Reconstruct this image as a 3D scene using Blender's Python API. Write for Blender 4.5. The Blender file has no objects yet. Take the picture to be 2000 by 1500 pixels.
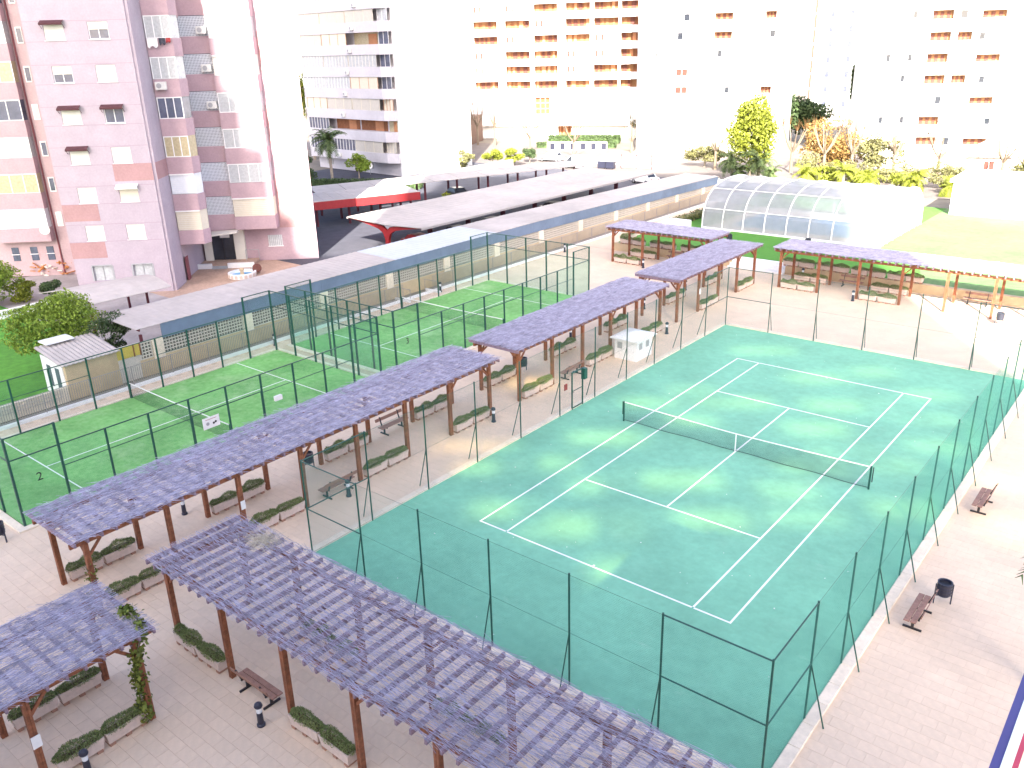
import bpy, math, random
import numpy as np
from mathutils import Vector, Matrix
R = math.radians
S = bpy.context.scene
COL = S.collection

# ------------------------------------------------------------------ camera, world, sun, exposure
cd = bpy.data.cameras.new('camera'); cam = bpy.data.objects.new('camera', cd); COL.objects.link(cam)
cam.location = (15.0586, -34.3897, 18.0042)
cam.rotation_euler = (1.194781, 0.026322, 0.682338)
cd.sensor_fit = 'HORIZONTAL'; cd.sensor_width = 36.0; cd.lens = 36.0 * 1670.405 / 2000.0
cd.clip_start = 0.1; cd.clip_end = 4000
S.camera = cam
S.render.resolution_x = 1024; S.render.resolution_y = 768

SUN_EL = 33.0                      # degrees
SH = (0.575, -0.818)               # horizontal direction towards the sun
w = bpy.data.worlds.new('World'); S.world = w; w.use_nodes = True
nt = w.node_tree; nt.nodes.clear()
sky = nt.nodes.new('ShaderNodeTexSky'); sky.sky_type = 'NISHITA'; sky.sun_disc = False
sky.sun_elevation = R(SUN_EL); sky.sun_rotation = math.atan2(SH[0], SH[1])
sky.altitude = 20; sky.air_density = 0.55; sky.dust_density = 3.5; sky.ozone_density = 0.6
bg = nt.nodes.new('ShaderNodeBackground'); bg.inputs['Strength'].default_value = 0.15
wo = nt.nodes.new('ShaderNodeOutputWorld')
nt.links.new(sky.outputs[0], bg.inputs[0]); nt.links.new(bg.outputs[0], wo.inputs[0])

sl = bpy.data.lights.new('sun', 'SUN'); sl.energy = 4.8; sl.angle = R(0.53); sl.color = (1.0, 0.94, 0.84)
so = bpy.data.objects.new('sun', sl); COL.objects.link(so)
_d = Vector((SH[0]*math.cos(R(SUN_EL)), SH[1]*math.cos(R(SUN_EL)), math.sin(R(SUN_EL))))
so.rotation_euler = _d.to_track_quat('Z', 'Y').to_euler()
so.location = (60, -80, 90)

S.render.engine = 'CYCLES'
S.view_settings.view_transform = 'Standard'; S.view_settings.look = 'None'
S.view_settings.gamma = 1.0; S.view_settings.use_curve_mapping = False
S.view_settings.exposure = 2.38
S.cycles.max_bounces = 8; S.cycles.transparent_max_bounces = 24

# ------------------------------------------------------------------ materials
MATS = {}
def mat(name, col, rough=0.7, var=0.12, scale=3.0, bump=0.0, bscale=40.0, metal=0.0, island=0.0, spec=0.3, stain=0.0, tint=None):
    """procedural material: base colour with soft noise, optional per-piece tone, stains and fine relief"""
    if name in MATS: return MATS[name]
    m = bpy.data.materials.new(name); m.use_nodes = True; MATS[name] = m
    n = m.node_tree.nodes; l = m.node_tree.links
    b = n['Principled BSDF']; b.inputs['Roughness'].default_value = rough; b.inputs['Metallic'].default_value = metal
    b.inputs['Specular IOR Level'].default_value = spec
    tc = n.new('ShaderNodeTexCoord')
    nz = n.new('ShaderNodeTexNoise'); nz.inputs['Scale'].default_value = scale; nz.inputs['Detail'].default_value = 6
    nz.inputs['Roughness'].default_value = 0.65
    l.new(tc.outputs['Object'], nz.inputs['Vector'])
    rp = n.new('ShaderNodeValToRGB')
    lo = [max(0, c*(1-var)) for c in col]; hi = [min(1, c*(1+var)) for c in col]
    if tint: hi = list(tint)
    rp.color_ramp.elements[0].position = 0.3; rp.color_ramp.elements[1].position = 0.7
    rp.color_ramp.elements[0].color = (*lo, 1); rp.color_ramp.elements[1].color = (*hi, 1)
    l.new(nz.outputs['Fac'], rp.inputs['Fac'])
    out = rp.outputs['Color']
    if stain > 0:
        n2 = n.new('ShaderNodeTexNoise'); n2.inputs['Scale'].default_value = scale*0.13; n2.inputs['Detail'].default_value = 4
        l.new(tc.outputs['Object'], n2.inputs['Vector'])
        r2 = n.new('ShaderNodeMapRange'); r2.inputs[1].default_value = 0.35; r2.inputs[2].default_value = 0.7
        r2.inputs[3].default_value = 1.0-stain; r2.inputs[4].default_value = 1.0+stain*0.35
        l.new(n2.outputs['Fac'], r2.inputs[0])
        mm = n.new('ShaderNodeVectorMath'); mm.operation = 'SCALE'
        l.new(out, mm.inputs[0]); l.new(r2.outputs[0], mm.inputs['Scale']); out = mm.outputs[0]
    if island > 0:
        g = n.new('ShaderNodeNewGeometry'); oi = n.new('ShaderNodeObjectInfo')
        ad = n.new('ShaderNodeMath'); ad.operation = 'ADD'; fr = n.new('ShaderNodeMath'); fr.operation = 'FRACT'
        l.new(g.outputs['Random Per Island'], ad.inputs[0]); l.new(oi.outputs['Random'], ad.inputs[1]); l.new(ad.outputs[0], fr.inputs[0])
        r3 = n.new('ShaderNodeMapRange'); r3.inputs[3].default_value = 1-island; r3.inputs[4].default_value = 1+island
        l.new(fr.outputs[0], r3.inputs[0])
        mm = n.new('ShaderNodeVectorMath'); mm.operation = 'SCALE'
        l.new(out, mm.inputs[0]); l.new(r3.outputs[0], mm.inputs['Scale']); out = mm.outputs[0]
    l.new(out, b.inputs['Base Color'])
    if bump > 0:
        nb = n.new('ShaderNodeTexNoise'); nb.inputs['Scale'].default_value = bscale; nb.inputs['Detail'].default_value = 4
        l.new(tc.outputs['Object'], nb.inputs['Vector'])
        bp = n.new('ShaderNodeBump'); bp.inputs['Strength'].default_value = bump; bp.inputs['Distance'].default_value = 0.02
        l.new(nb.outputs['Fac'], bp.inputs['Height']); l.new(bp.outputs[0], b.inputs['Normal'])
    return m

def glassy(name, col, trans=0.7, rough=0.05, var=0.2, base=0.5):
    """thin sheet: part tinted see-through, part gloss"""
    if name in MATS: return MATS[name]
    m = bpy.data.materials.new(name); m.use_nodes = True; MATS[name] = m
    n = m.node_tree.nodes; l = m.node_tree.links; n.clear()
    o = n.new('ShaderNodeOutputMaterial'); mx = n.new('ShaderNodeMixShader')
    t = n.new('ShaderNodeBsdfTransparent'); t.inputs[0].default_value = (*[min(1, c) for c in col], 1)
    p = n.new('ShaderNodeBsdfPrincipled'); p.inputs['Base Color'].default_value = (*[c*base for c in col], 1)
    p.inputs['Roughness'].default_value = rough
    nz = n.new('ShaderNodeTexNoise'); nz.inputs['Scale'].default_value = 1.3
    tc = n.new('ShaderNodeTexCoord'); l.new(tc.outputs['Object'], nz.inputs['Vector'])
    mr = n.new('ShaderNodeMapRange'); mr.inputs[3].default_value = (1-trans)*(1-var); mr.inputs[4].default_value = min(1, (1-trans)*(1+var))
    l.new(nz.outputs['Fac'], mr.inputs[0]); l.new(mr.outputs[0], mx.inputs[0])
    l.new(t.outputs[0], mx.inputs[1]); l.new(p.outputs[0], mx.inputs[2]); l.new(mx.outputs[0], o.inputs[0])
    return m

M = {}
M['tile']    = mat('paving tile', (0.73, 0.57, 0.43), 0.85, 0.05, 5, 0.1, 60, island=0.025, stain=0.07)
M['joint']   = mat('paving joint', (0.60, 0.46, 0.35), 0.9, 0.1, 6)
M['ground']  = mat('open ground', (0.22, 0.19, 0.155), 0.95, 0.2, 0.4, stain=0.2)
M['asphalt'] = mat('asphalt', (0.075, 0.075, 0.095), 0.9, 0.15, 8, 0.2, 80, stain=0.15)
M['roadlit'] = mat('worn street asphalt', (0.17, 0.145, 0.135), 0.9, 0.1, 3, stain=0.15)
M['brickpave'] = mat('brick paving', (0.45, 0.31, 0.235), 0.9, 0.18, 4, 0.2, 50, stain=0.2)
M['court']   = mat('tennis acrylic', (0.195, 0.475, 0.32), 0.75, 0.10, 2.2, 0.08, 120, stain=0.14)
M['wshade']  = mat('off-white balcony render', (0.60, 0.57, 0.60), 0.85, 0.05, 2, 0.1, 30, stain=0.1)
M['wshut']   = mat('beige balcony shutter', (0.54, 0.50, 0.44), 0.6, 0.06, 4)
M['line']    = mat('white line paint', (0.80, 0.80, 0.78), 0.7, 0.05, 8)
M['kerb']    = mat('cream kerb', (0.80, 0.68, 0.54), 0.85, 0.1, 5, 0.15, 60, stain=0.12)
M['green']   = mat('dark green enamel', (0.012, 0.075, 0.055), 0.4, 0.25, 12, spec=0.5)
M['greenw']  = mat('green coated wire', (0.03, 0.22, 0.17), 0.5, 0.1, 5)
M['gwirep']  = mat('green welded wire', (0.02, 0.14, 0.09), 0.5, 0.1, 5)
M['turf']    = mat('padel turf', (0.17, 0.46, 0.12), 0.95, 0.16, 3.0, 0.3, 200, stain=0.2, tint=(0.26, 0.52, 0.18))
M['net']     = mat('black net cord', (0.02, 0.03, 0.03), 0.8, 0.1)
M['wood']    = mat('stained pergola wood', (0.27, 0.10, 0.05), 0.65, 0.35, 7, 0.3, 30, stain=0.25)
M['wood2']   = mat('stained rafter wood', (0.27, 0.19, 0.235), 0.7, 0.3, 7, 0.3, 30)
M['thatch']  = mat('heather brushwood', (0.37, 0.35, 0.445), 0.95, 0.25, 3, island=0.35)
M['straw']   = mat('dry straw', (0.48, 0.42, 0.32), 0.95, 0.2, 3, island=0.3)
M['plant_pot'] = mat('pinkish concrete', (0.66, 0.53, 0.46), 0.85, 0.1, 6, 0.2, 60, stain=0.12)
M['pot_foot'] = mat('terracotta foot', (0.36, 0.2, 0.14), 0.85, 0.15, 6)
M['soil']    = mat('soil', (0.09, 0.06, 0.04), 0.95, 0.3, 20)
def leafmat(name, c, tint, island=0.45):
    m = mat(name, c, 0.6, 0.2, 1.5, island=island, tint=tint, spec=0.25)
    b = m.node_tree.nodes['Principled BSDF']
    return m
M['hedge']   = leafmat('lavender hedge leaf', (0.175, 0.225, 0.08), (0.23, 0.275, 0.105))
M['leaf']    = leafmat('tree leaf', (0.17, 0.27, 0.03), (0.26, 0.34, 0.05))
M['leafdk']  = leafmat('dark leaf', (0.05, 0.085, 0.035), (0.08, 0.12, 0.045))
M['leafyl']  = leafmat('sunlit leaf', (0.16, 0.20, 0.02), (0.22, 0.24, 0.03))
M['leafol']  = leafmat('olive leaf', (0.17, 0.17, 0.07), (0.22, 0.21, 0.09))
M['leafbr']  = leafmat('brown dry leaf', (0.26, 0.15, 0.05), (0.33, 0.21, 0.07))
M['palm']    = leafmat('palm frond', (0.07, 0.11, 0.04), (0.11, 0.15, 0.05))
M['ivy']     = leafmat('ivy leaf', (0.11, 0.17, 0.03), (0.2, 0.2, 0.04))
M['bark']    = mat('grey bark', (0.30, 0.25, 0.20), 0.9, 0.25, 6, 0.4, 20)
M['barkp']   = mat('pale plane bark', (0.19, 0.15, 0.11), 0.9, 0.25, 6, 0.3, 20)
M['twig']    = mat('bare twig', (0.16, 0.085, 0.035), 0.9, 0.2, 6)
M['grass']   = mat('lawn grass', (0.10, 0.30, 0.04), 0.95, 0.25, 2.0, 0.4, 150, stain=0.2)
M['sunlawn'] = mat('pale sunlit lawn', (0.135, 0.24, 0.09), 0.95, 0.15, 2.0, 0.3, 120, stain=0.15)  # paler grass colour with the sunlight put into it
M['turf2']   = mat('bright artificial lawn', (0.085, 0.25, 0.035), 0.95, 0.12, 3.0, 0.3, 200, stain=0.1)
M['navy']    = mat('navy enamel', (0.022, 0.024, 0.045), 0.4, 0.2, 6, spec=0.5)
M['black']   = mat('cast iron black', (0.02, 0.018, 0.022), 0.5, 0.2, 6, spec=0.5)
M['lens']    = mat('white lamp lens', (0.72, 0.74, 0.78), 0.3, 0.04, 6, spec=0.5)
M['bench']   = mat('bench slat wood', (0.30, 0.165, 0.125), 0.6, 0.25, 8, 0.2, 30)
M['white']   = mat('white paint', (0.80, 0.79, 0.78), 0.7, 0.05, 4, stain=0.08)
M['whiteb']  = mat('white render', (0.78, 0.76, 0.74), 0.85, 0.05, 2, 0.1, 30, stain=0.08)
M['grey']    = mat('mid grey paint', (0.35, 0.35, 0.36), 0.7, 0.1, 4)
M['vent']    = mat('louvre grey', (0.42, 0.41, 0.40), 0.7, 0.1, 8)
M['fascia']  = mat('slate blue fascia', (0.165, 0.215, 0.30), 0.6, 0.12, 0.8, stain=0.2)
M['sheet']   = mat('fibre cement sheet', (0.47, 0.42, 0.39), 0.85, 0.08, 1.5, 0.1, 20, stain=0.16)
M['sheetn']  = mat('new pale sheet', (0.50, 0.53, 0.57), 0.8, 0.05, 1.5, stain=0.06)
M['wallbg']  = mat('beige wall render', (0.58, 0.44, 0.28), 0.9, 0.1, 1.2, 0.1, 30, stain=0.2)
M['latt']    = mat('lattice block', (0.58, 0.52, 0.45), 0.85, 0.1, 8)
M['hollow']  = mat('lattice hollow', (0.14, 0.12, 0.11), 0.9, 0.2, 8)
M['bars']    = mat('grey railing bar', (0.33, 0.30, 0.29), 0.6, 0.1, 8)
M['redst']   = mat('red painted steel', (0.30, 0.022, 0.025), 0.5, 0.12, 3, spec=0.4)
M['darkst']  = mat('dark maroon steel', (0.12, 0.03, 0.04), 0.6, 0.15, 3)
M['under']   = mat('dark soffit', (0.10, 0.085, 0.085), 0.8, 0.1, 3)
M['pink']    = mat('lilac pink brick', (0.43, 0.36, 0.405), 0.85, 0.07, 6, 0.15, 50, stain=0.07)
M['pink2']   = mat('rose brick', (0.445, 0.315, 0.345), 0.85, 0.08, 6, 0.15, 50, stain=0.08)
M['salmon']  = mat('salmon brick', (0.41, 0.245, 0.245), 0.85, 0.08, 6, 0.15, 50, stain=0.08)
M['course']  = mat('mortar line', (0.36, 0.27, 0.31), 0.85, 0.05, 6)
M['shut']    = mat('cream shutter', (0.70, 0.66, 0.60), 0.6, 0.05, 4)
M['shutc']   = mat('yellow cream shutter', (0.66, 0.60, 0.48), 0.6, 0.05, 4)
M['shutw']   = mat('cool white shutter', (0.70, 0.72, 0.76), 0.6, 0.05, 4)
M['pane']    = mat('dark window pane', (0.10, 0.11, 0.16), 0.12, 0.3, 1.2, spec=0.6)
M['curt']    = mat('pane with pale curtain', (0.46, 0.47, 0.48), 0.25, 0.18, 5, spec=0.5)
M['curty']   = mat('pane with yellow curtain', (0.45, 0.38, 0.24), 0.3, 0.2, 5, spec=0.5)
M['awnbr']   = mat('maroon awning cloth', (0.085, 0.035, 0.04), 0.9, 0.15, 5)
M['pipe']    = mat('maroon drain pipe', (0.22, 0.07, 0.08), 0.6, 0.1, 5)
M['acw']     = mat('air unit casing', (0.66, 0.65, 0.62), 0.5, 0.05, 5)
M['brownw']  = mat('terrace brown wall', (0.23, 0.095, 0.045), 0.8, 0.2, 2)
M['brownd']  = mat('terrace door', (0.12, 0.04, 0.03), 0.6, 0.25, 4)
M['brickbr'] = mat('brown brick', (0.14, 0.085, 0.065), 0.85, 0.1, 3)
M['cream']   = mat('cream facade', (0.70, 0.66, 0.58), 0.85, 0.04, 2, stain=0.06)
M['terr']    = mat('ochre terrace wall', (0.27, 0.135, 0.06), 0.8, 0.15, 2)
M['orange']  = mat('orange facade', (0.50, 0.235, 0.12), 0.85, 0.08, 2, stain=0.1)
M['blueti']  = mat('blue pool tile', (0.06, 0.25, 0.45), 0.4, 0.15, 8)
M['tyre']    = mat('tyre rubber', (0.02, 0.02, 0.02), 0.8, 0.1, 5)
M['rim']     = mat('wheel rim', (0.4, 0.4, 0.42), 0.35, 0.1, 5, metal=0.7)
M['carglass'] = mat('car glass', (0.03, 0.035, 0.045), 0.08, 0.2, 2, spec=0.7)
M['yellow']  = mat('yellow panel', (0.55, 0.42, 0.08), 0.7, 0.1, 3)
M['pol']     = glassy('clear polycarbonate', (0.80, 0.83, 0.87), 0.46, 0.35, 0.2, 0.42)
M['glass']   = glassy('court glass', (0.90, 0.97, 0.94), 0.95, 0.05)
M['hill']    = mat('hazy hill', (0.42, 0.44, 0.38), 0.95, 0.1, 0.02)
M['terracot'] = mat('weathered roof', (0.46, 0.38, 0.33), 0.9, 0.1, 3)

def wear(m, col, scale, lo, hi, amount, stretch=(1, 1, 1), rot=0.0):
    """worn or sandy patches: a second noise blends the base colour towards col"""
    n = m.node_tree.nodes; l = m.node_tree.links; b = n['Principled BSDF']
    src = b.inputs['Base Color'].links[0].from_socket
    tc = n.new('ShaderNodeTexCoord'); mp = n.new('ShaderNodeMapping'); mp.inputs['Scale'].default_value = stretch; mp.inputs['Rotation'].default_value = (0, 0, rot)
    nz = n.new('ShaderNodeTexNoise'); nz.inputs['Scale'].default_value = scale; nz.inputs['Detail'].default_value = 7; nz.inputs['Roughness'].default_value = 0.7
    mr = n.new('ShaderNodeMapRange'); mr.inputs[1].default_value = lo; mr.inputs[2].default_value = hi; mr.inputs[4].default_value = amount
    mx = n.new('ShaderNodeMix'); mx.data_type = 'RGBA'; mx.inputs[7].default_value = (*col, 1)
    l.new(tc.outputs['Object'], mp.inputs[0]); l.new(mp.outputs[0], nz.inputs['Vector']); l.new(nz.outputs['Fac'], mr.inputs[0]); l.new(mr.outputs[0], mx.inputs[0]); l.new(src, mx.inputs[6]); l.new(mx.outputs[2], b.inputs['Base Color'])
wear(M['court'], (0.30, 0.56, 0.40), 0.35, 0.55, 0.75, 0.25); wear(M['court'], (0.42, 0.57, 0.44), 1.6, 0.62, 0.78, 0.5, (0.35, 1.5, 1), 0.6); wear(M['court'], (0.14, 0.38, 0.27), 0.9, 0.6, 0.8, 0.35)
wear(M['turf'], (0.43, 0.60, 0.32), 0.28, 0.52, 0.72, 0.6); wear(M['turf'], (0.10, 0.40, 0.09), 0.8, 0.58, 0.75, 0.6, (1, 0.4, 1))
wear(M['tile'], (0.58, 0.45, 0.35), 0.22, 0.55, 0.8, 0.35); wear(M['pink'], (0.42, 0.33, 0.37), 0.3, 0.55, 0.8, 0.5, (1, 1, 0.25)); wear(M['sheet'], (0.30, 0.26, 0.24), 0.5, 0.55, 0.8, 0.4, (0.4, 2, 1))
# ------------------------------------------------------------------ mesh helpers
class MB:
    def __init__(s): s.v = []; s.f = []
    def box(s, x0, x1, y0, y1, z0, z1):
        i = len(s.v)
        s.v += [(x0,y0,z0),(x1,y0,z0),(x1,y1,z0),(x0,y1,z0),(x0,y0,z1),(x1,y0,z1),(x1,y1,z1),(x0,y1,z1)]
        s.f += [(i,i+3,i+2,i+1),(i+4,i+5,i+6,i+7),(i,i+1,i+5,i+4),(i+1,i+2,i+6,i+5),(i+2,i+3,i+7,i+6),(i+3,i,i+4,i+7)]
        return s
    def cbox(s, c, d): return s.box(c[0]-d[0]/2, c[0]+d[0]/2, c[1]-d[1]/2, c[1]+d[1]/2, c[2]-d[2]/2, c[2]+d[2]/2)
    def bevbox(s, x0, x1, y0, y1, z0, z1, b=0.02):
        """box with chamfered top and vertical edges"""
        i = len(s.v)
        def ring(z, ins):
            a0, a1, c0, c1 = x0+ins, x1-ins, y0+ins, y1-ins
            return [(a0+b,c0,z),(a1-b,c0,z),(a1,c0+b,z),(a1,c1-b,z),(a1-b,c1,z),(a0+b,c1,z),(a0,c1-b,z),(a0,c0+b,z)]
        s.v += ring(z0, 0) + ring(z1-b, 0) + ring(z1, b)
        for k in range(2):
            for j in range(8):
                a = i+k*8+j; c = i+k*8+(j+1) % 8
                s.f.append((a, c, c+8, a+8))
        s.f.append(tuple(i+16+j for j in range(8))); s.f.append(tuple(i+7-j for j in range(8)))
        return s
    def beam(s, p, q, w, h, up=(0,0,1)):
        p = Vector(p); q = Vector(q); d = (q-p).normalized(); u = Vector(up)
        a = d.cross(u)
        if a.length < 1e-4: a = d.cross(Vector((1,0,0)))
        a.normalize(); b = a.cross(d).normalized()
        i = len(s.v)
        for e in (p, q):
            for sx, sy in ((-1,-1),(1,-1),(1,1),(-1,1)):
                s.v.append(tuple(e + a*(sx*w/2) + b*(sy*h/2)))
        s.f += [(i,i+1,i+2,i+3),(i+7,i+6,i+5,i+4)]
        for j in range(4):
            k = (j+1) % 4; s.f.append((i+k, i+j, i+4+j, i+4+k))
        return s
    def tube(s, p, q, r, n=6, r2=None, cap=True):
        p = Vector(p); q = Vector(q); d = (q-p).normalized(); r2 = r if r2 is None else r2
        a = d.cross(Vector((0,0,1)))
        if a.length < 1e-4: a = Vector((1,0,0))
        a.normalize(); b = d.cross(a)
        i = len(s.v)
        for e, rr in ((p, r), (q, r2)):
            for k in range(n):
                t = 2*math.pi*k/n; s.v.append(tuple(e + a*(rr*math.cos(t)) + b*(rr*math.sin(t))))
        for k in range(n):
            j = (k+1) % n; s.f.append((i+k, i+j, i+n+j, i+n+k))
        if cap: s.f.append(tuple(i+n-1-k for k in range(n))); s.f.append(tuple(i+n+k for k in range(n)))
        return s
    def lathe(s, prof, n=14, c=(0,0)):
        i = len(s.v); m = len(prof)
        for r, z in prof:
            for k in range(n):
                t = 2*math.pi*k/n; s.v.append((c[0]+r*math.cos(t), c[1]+r*math.sin(t), z))
        for a in range(m-1):
            for k in range(n):
                j = (k+1) % n; s.f.append((i+a*n+k, i+a*n+j, i+(a+1)*n+j, i+(a+1)*n+k))
        s.f.append(tuple(i+n-1-k for k in range(n))); s.f.append(tuple(i+(m-1)*n+k for k in range(n)))
        return s
    def prism(s, poly, z0, z1):
        i = len(s.v); n = len(poly)
        s.v += [(x, y, z0) for x, y in poly] + [(x, y, z1) for x, y in poly]
        s.f.append(tuple(i+n-1-k for k in range(n))); s.f.append(tuple(i+n+k for k in range(n)))
        for k in range(n):
            j = (k+1) % n; s.f.append((i+k, i+j, i+n+j, i+n+k))
        return s
    def prismx(s, poly, x0, x1):
        """polygon in the y-z plane pushed along x"""
        i = len(s.v); n = len(poly)
        s.v += [(x0, y, z) for y, z in poly] + [(x1, y, z) for y, z in poly]
        s.f.append(tuple(i+n-1-k for k in range(n))); s.f.append(tuple(i+n+k for k in range(n)))
        for k in range(n):
            j = (k+1) % n; s.f.append((i+k, i+j, i+n+j, i+n+k))
        return s
    def quad(s, a, b, c, d):
        i = len(s.v); s.v += [a, b, c, d]; s.f.append((i, i+1, i+2, i+3)); return s
    def wire(s, p, q, r): return s.tube(p, q, r, 3, cap=False)
    def wall(s, x0, x1, z0, z1, holes, y, depth, back=False):
        """wall face at y (facing -y) with rectangular openings and their reveals"""
        xs = sorted({x0, x1, *[max(x0, min(x1, h[k])) for h in holes for k in (0, 1)]})
        zs = sorted({z0, z1, *[max(z0, min(z1, h[k])) for h in holes for k in (2, 3)]})
        for a in range(len(xs)-1):
            for b in range(len(zs)-1):
                cx = (xs[a]+xs[a+1])/2; cz = (zs[b]+zs[b+1])/2
                if any(h[0] < cx < h[1] and h[2] < cz < h[3] for h in holes): continue
                s.quad((xs[a],y,zs[b]), (xs[a+1],y,zs[b]), (xs[a+1],y,zs[b+1]), (xs[a],y,zs[b+1]))
                if back: s.quad((xs[a],y+depth,zs[b]), (xs[a],y+depth,zs[b+1]), (xs[a+1],y+depth,zs[b+1]), (xs[a+1],y+depth,zs[b]))
        for h in holes:
            a, b, c, d = h[:4]; e = y+depth
            s.quad((a,y,c),(a,e,c),(b,e,c),(b,y,c)); s.quad((a,y,d),(b,y,d),(b,e,d),(a,e,d))
            s.quad((a,y,c),(a,y,d),(a,e,d),(a,e,c)); s.quad((b,y,c),(b,e,c),(b,e,d),(b,y,d))
        return s
    def mesh(s, name, m, smooth=False):
        me = bpy.data.meshes.new(name); me.from_pydata(s.v, [], s.f); me.update()
        if m is not None: me.materials.append(m)
        if smooth: me.polygons.foreach_set('use_smooth', [True]*len(me.polygons))
        return me
    def build(s, name, m, parent=None, smooth=False, kind=None):
        return link(name, s.mesh(name, m, smooth), parent, kind)

def link(name, me, parent=None, kind=None):
    o = bpy.data.objects.new(name, me); COL.objects.link(o)
    if parent is not None: o.parent = parent
    if kind: o['kind'] = kind
    return o
def tag(o, label=None, cat=None, group=None, kind=None):
    if label: o['label'] = label
    if cat: o['category'] = cat
    if group: o['group'] = group
    if kind: o['kind'] = kind
    return o
def thing(name, label, cat, loc=(0,0,0), rz=0.0, group=None):
    o = bpy.data.objects.new(name, None); COL.objects.link(o); o.location = loc; o.rotation_euler = (0,0,rz)
    o.empty_display_size = 0.3
    return tag(o, label, cat, group)
def copy_tree(o, parent=None):
    c = o.copy(); COL.objects.link(c); c.parent = parent
    for ch in list(o.children): copy_tree(ch, c)
    return c
def place(proto, used, loc, rz, label, group=None, scale=None):
    o = proto if not used else copy_tree(proto)
    used.append(1)
    o.location = loc; o.rotation_euler = (0, 0, rz); o['label'] = label
    if group: o['group'] = group
    if scale: o.scale = scale
    return o
def struct(name, mb, m): return mb.build(name, m, None, kind='structure')
def npmesh(name, V, F, m):
    """V (n,3), F (k,4) arrays -> mesh"""
    me = bpy.data.meshes.new(name)
    me.vertices.add(len(V)); me.vertices.foreach_set('co', np.asarray(V, np.float32).ravel())
    k = F.shape[1]
    me.loops.add(F.size); me.loops.foreach_set('vertex_index', F.astype(np.int32).ravel())
    me.polygons.add(len(F)); me.polygons.foreach_set('loop_start', np.arange(0, F.size, k, dtype=np.int32))
    me.update(calc_edges=True); me.shade_flat(); me.materials.append(m)
    return me
def leaves(P, size, rng, asp=0.55, flat=0.0, up=None):
    """one small rhombic leaf face at each point"""
    n = len(P)
    a = rng.normal(size=(n,3)); 
    if flat: a[:,2] *= (1-flat)
    if up is not None: a += np.asarray(up)
    a /= np.linalg.norm(a, axis=1, keepdims=True)
    b = rng.normal(size=(n,3)); b -= (b*a).sum(1, keepdims=True)*a; b /= np.linalg.norm(b, axis=1, keepdims=True)
    s = (size*rng.uniform(0.6, 1.35, n))[:,None]
    V = np.stack([P-a*s, P+b*s*asp, P+a*s, P-b*s*asp], 1).reshape(-1, 3)
    F = np.arange(4*n).reshape(n, 4)
    return V, F
def text_mesh(name, body, size, m, parent, loc, rot):
    cu = bpy.data.curves.new(name, 'FONT'); cu.body = body; cu.size = size; cu.extrude = 0.004; cu.align_x = 'CENTER'; cu.resolution_u = 3
    t = bpy.data.objects.new(name+'_curve', cu); COL.objects.link(t)
    dg = bpy.context.evaluated_depsgraph_get(); me = bpy.data.meshes.new_from_object(t.evaluated_get(dg))
    bpy.data.objects.remove(t); me.materials.clear(); me.materials.append(m)
    o = link(name, me, parent); o.location = loc; o.rotation_euler = rot
    return o
ORD = ['first', 'second', 'third', 'fourth', 'fifth', 'sixth', 'seventh', 'eighth', 'ninth', 'tenth', 'eleventh', 'twelfth']
# ------------------------------------------------------------------ ground, plaza, courts
rng = np.random.default_rng(7)
M['yard'] = mat('yard concrete', (0.37, 0.33, 0.32), 0.9, 0.1, 4, stain=0.2)
struct('ground', MB().box(-900, 900, -400, 1600, -0.6, -0.05), M['ground'])
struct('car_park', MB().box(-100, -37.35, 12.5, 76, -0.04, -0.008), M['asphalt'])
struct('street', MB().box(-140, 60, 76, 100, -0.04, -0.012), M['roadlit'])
struct('brick_paving', MB().box(-56.5, -37.35, -0.6, 12.5, -0.04, -0.006), M['brickpave'])
struct('service_yard', MB().box(-66, -37.35, -9.6, -0.6, -0.04, -0.006), M['yard'])
struct('lawn', MB().box(-75, -33.5, -60, -9.6, -0.04, -0.01), M['grass'])
PX0, PX1, PY0, PY1 = -31.75, 24.0, -46.0, 33.0
plaza = struct('plaza', MB().box(PX0, PX1, PY0, PY1, -0.045, -0.010), M['joint'])
struct('pool_path', MB().box(PX0, -27.9, 33.02, 64, -0.045, -0.004), M['tile'])

def in_court(x, y, m=0.0):
    return (abs(x) < 9.42+m and abs(y) < 17.95+m) or (-30.75-m < x < -20.05+m and -23.9-m < y < 18.05+m)
TW, TH, GAP = 0.6, 0.4, 0.007
camM = np.array(Matrix.Translation(cam.location) @ cam.rotation_euler.to_matrix().to_4x4()); camI = np.linalg.inv(camM)
def in_view(x, y, z=0.0):
    q = camI @ np.array([x, y, z, 1.0])
    if q[2] > -1: return False
    return abs(q[0]/q[2])*1670.4 < 1000 and abs(q[1]/q[2])*1670.4 < 750
tiles = []
j = 0; y = -40.0
while y < PY1-TH:
    x = PX0 + 0.05 + (0.3 if j % 2 else 0.0)
    while x < 19-TW:
        if not in_court(x+TW/2, y+TH/2, -0.24): tiles.append((x, y))
        x += TW
    y += TH; j += 1
tiles.sort(key=lambda t: (t[0]-cam.location.x)**2 + (t[1]-cam.location.y)**2)
near = [t for t in tiles if in_view(t[0]+0.3, t[1]+0.2)][:300]
nearset = set(near); rest = [t for t in tiles if t not in nearset]
tme = MB().box(GAP/2, TW-GAP/2, GAP/2, TH-GAP/2, -0.012, 0.0).mesh('paving_tile', M['tile'])
for t in near:
    o = link('paving_tile', tme, plaza); o.location = (t[0], t[1], float(rng.normal()*0.0008))
T = np.array(rest); n = len(T); dz = rng.normal(size=n)*0.0008
a, b, c, d = GAP/2, TW-GAP/2, GAP/2, TH-GAP/2
base = np.array([(a,c,-0.012),(b,c,-0.012),(b,d,-0.012),(a,d,-0.012),(a,c,0),(b,c,0),(b,d,0),(a,d,0)])
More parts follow.
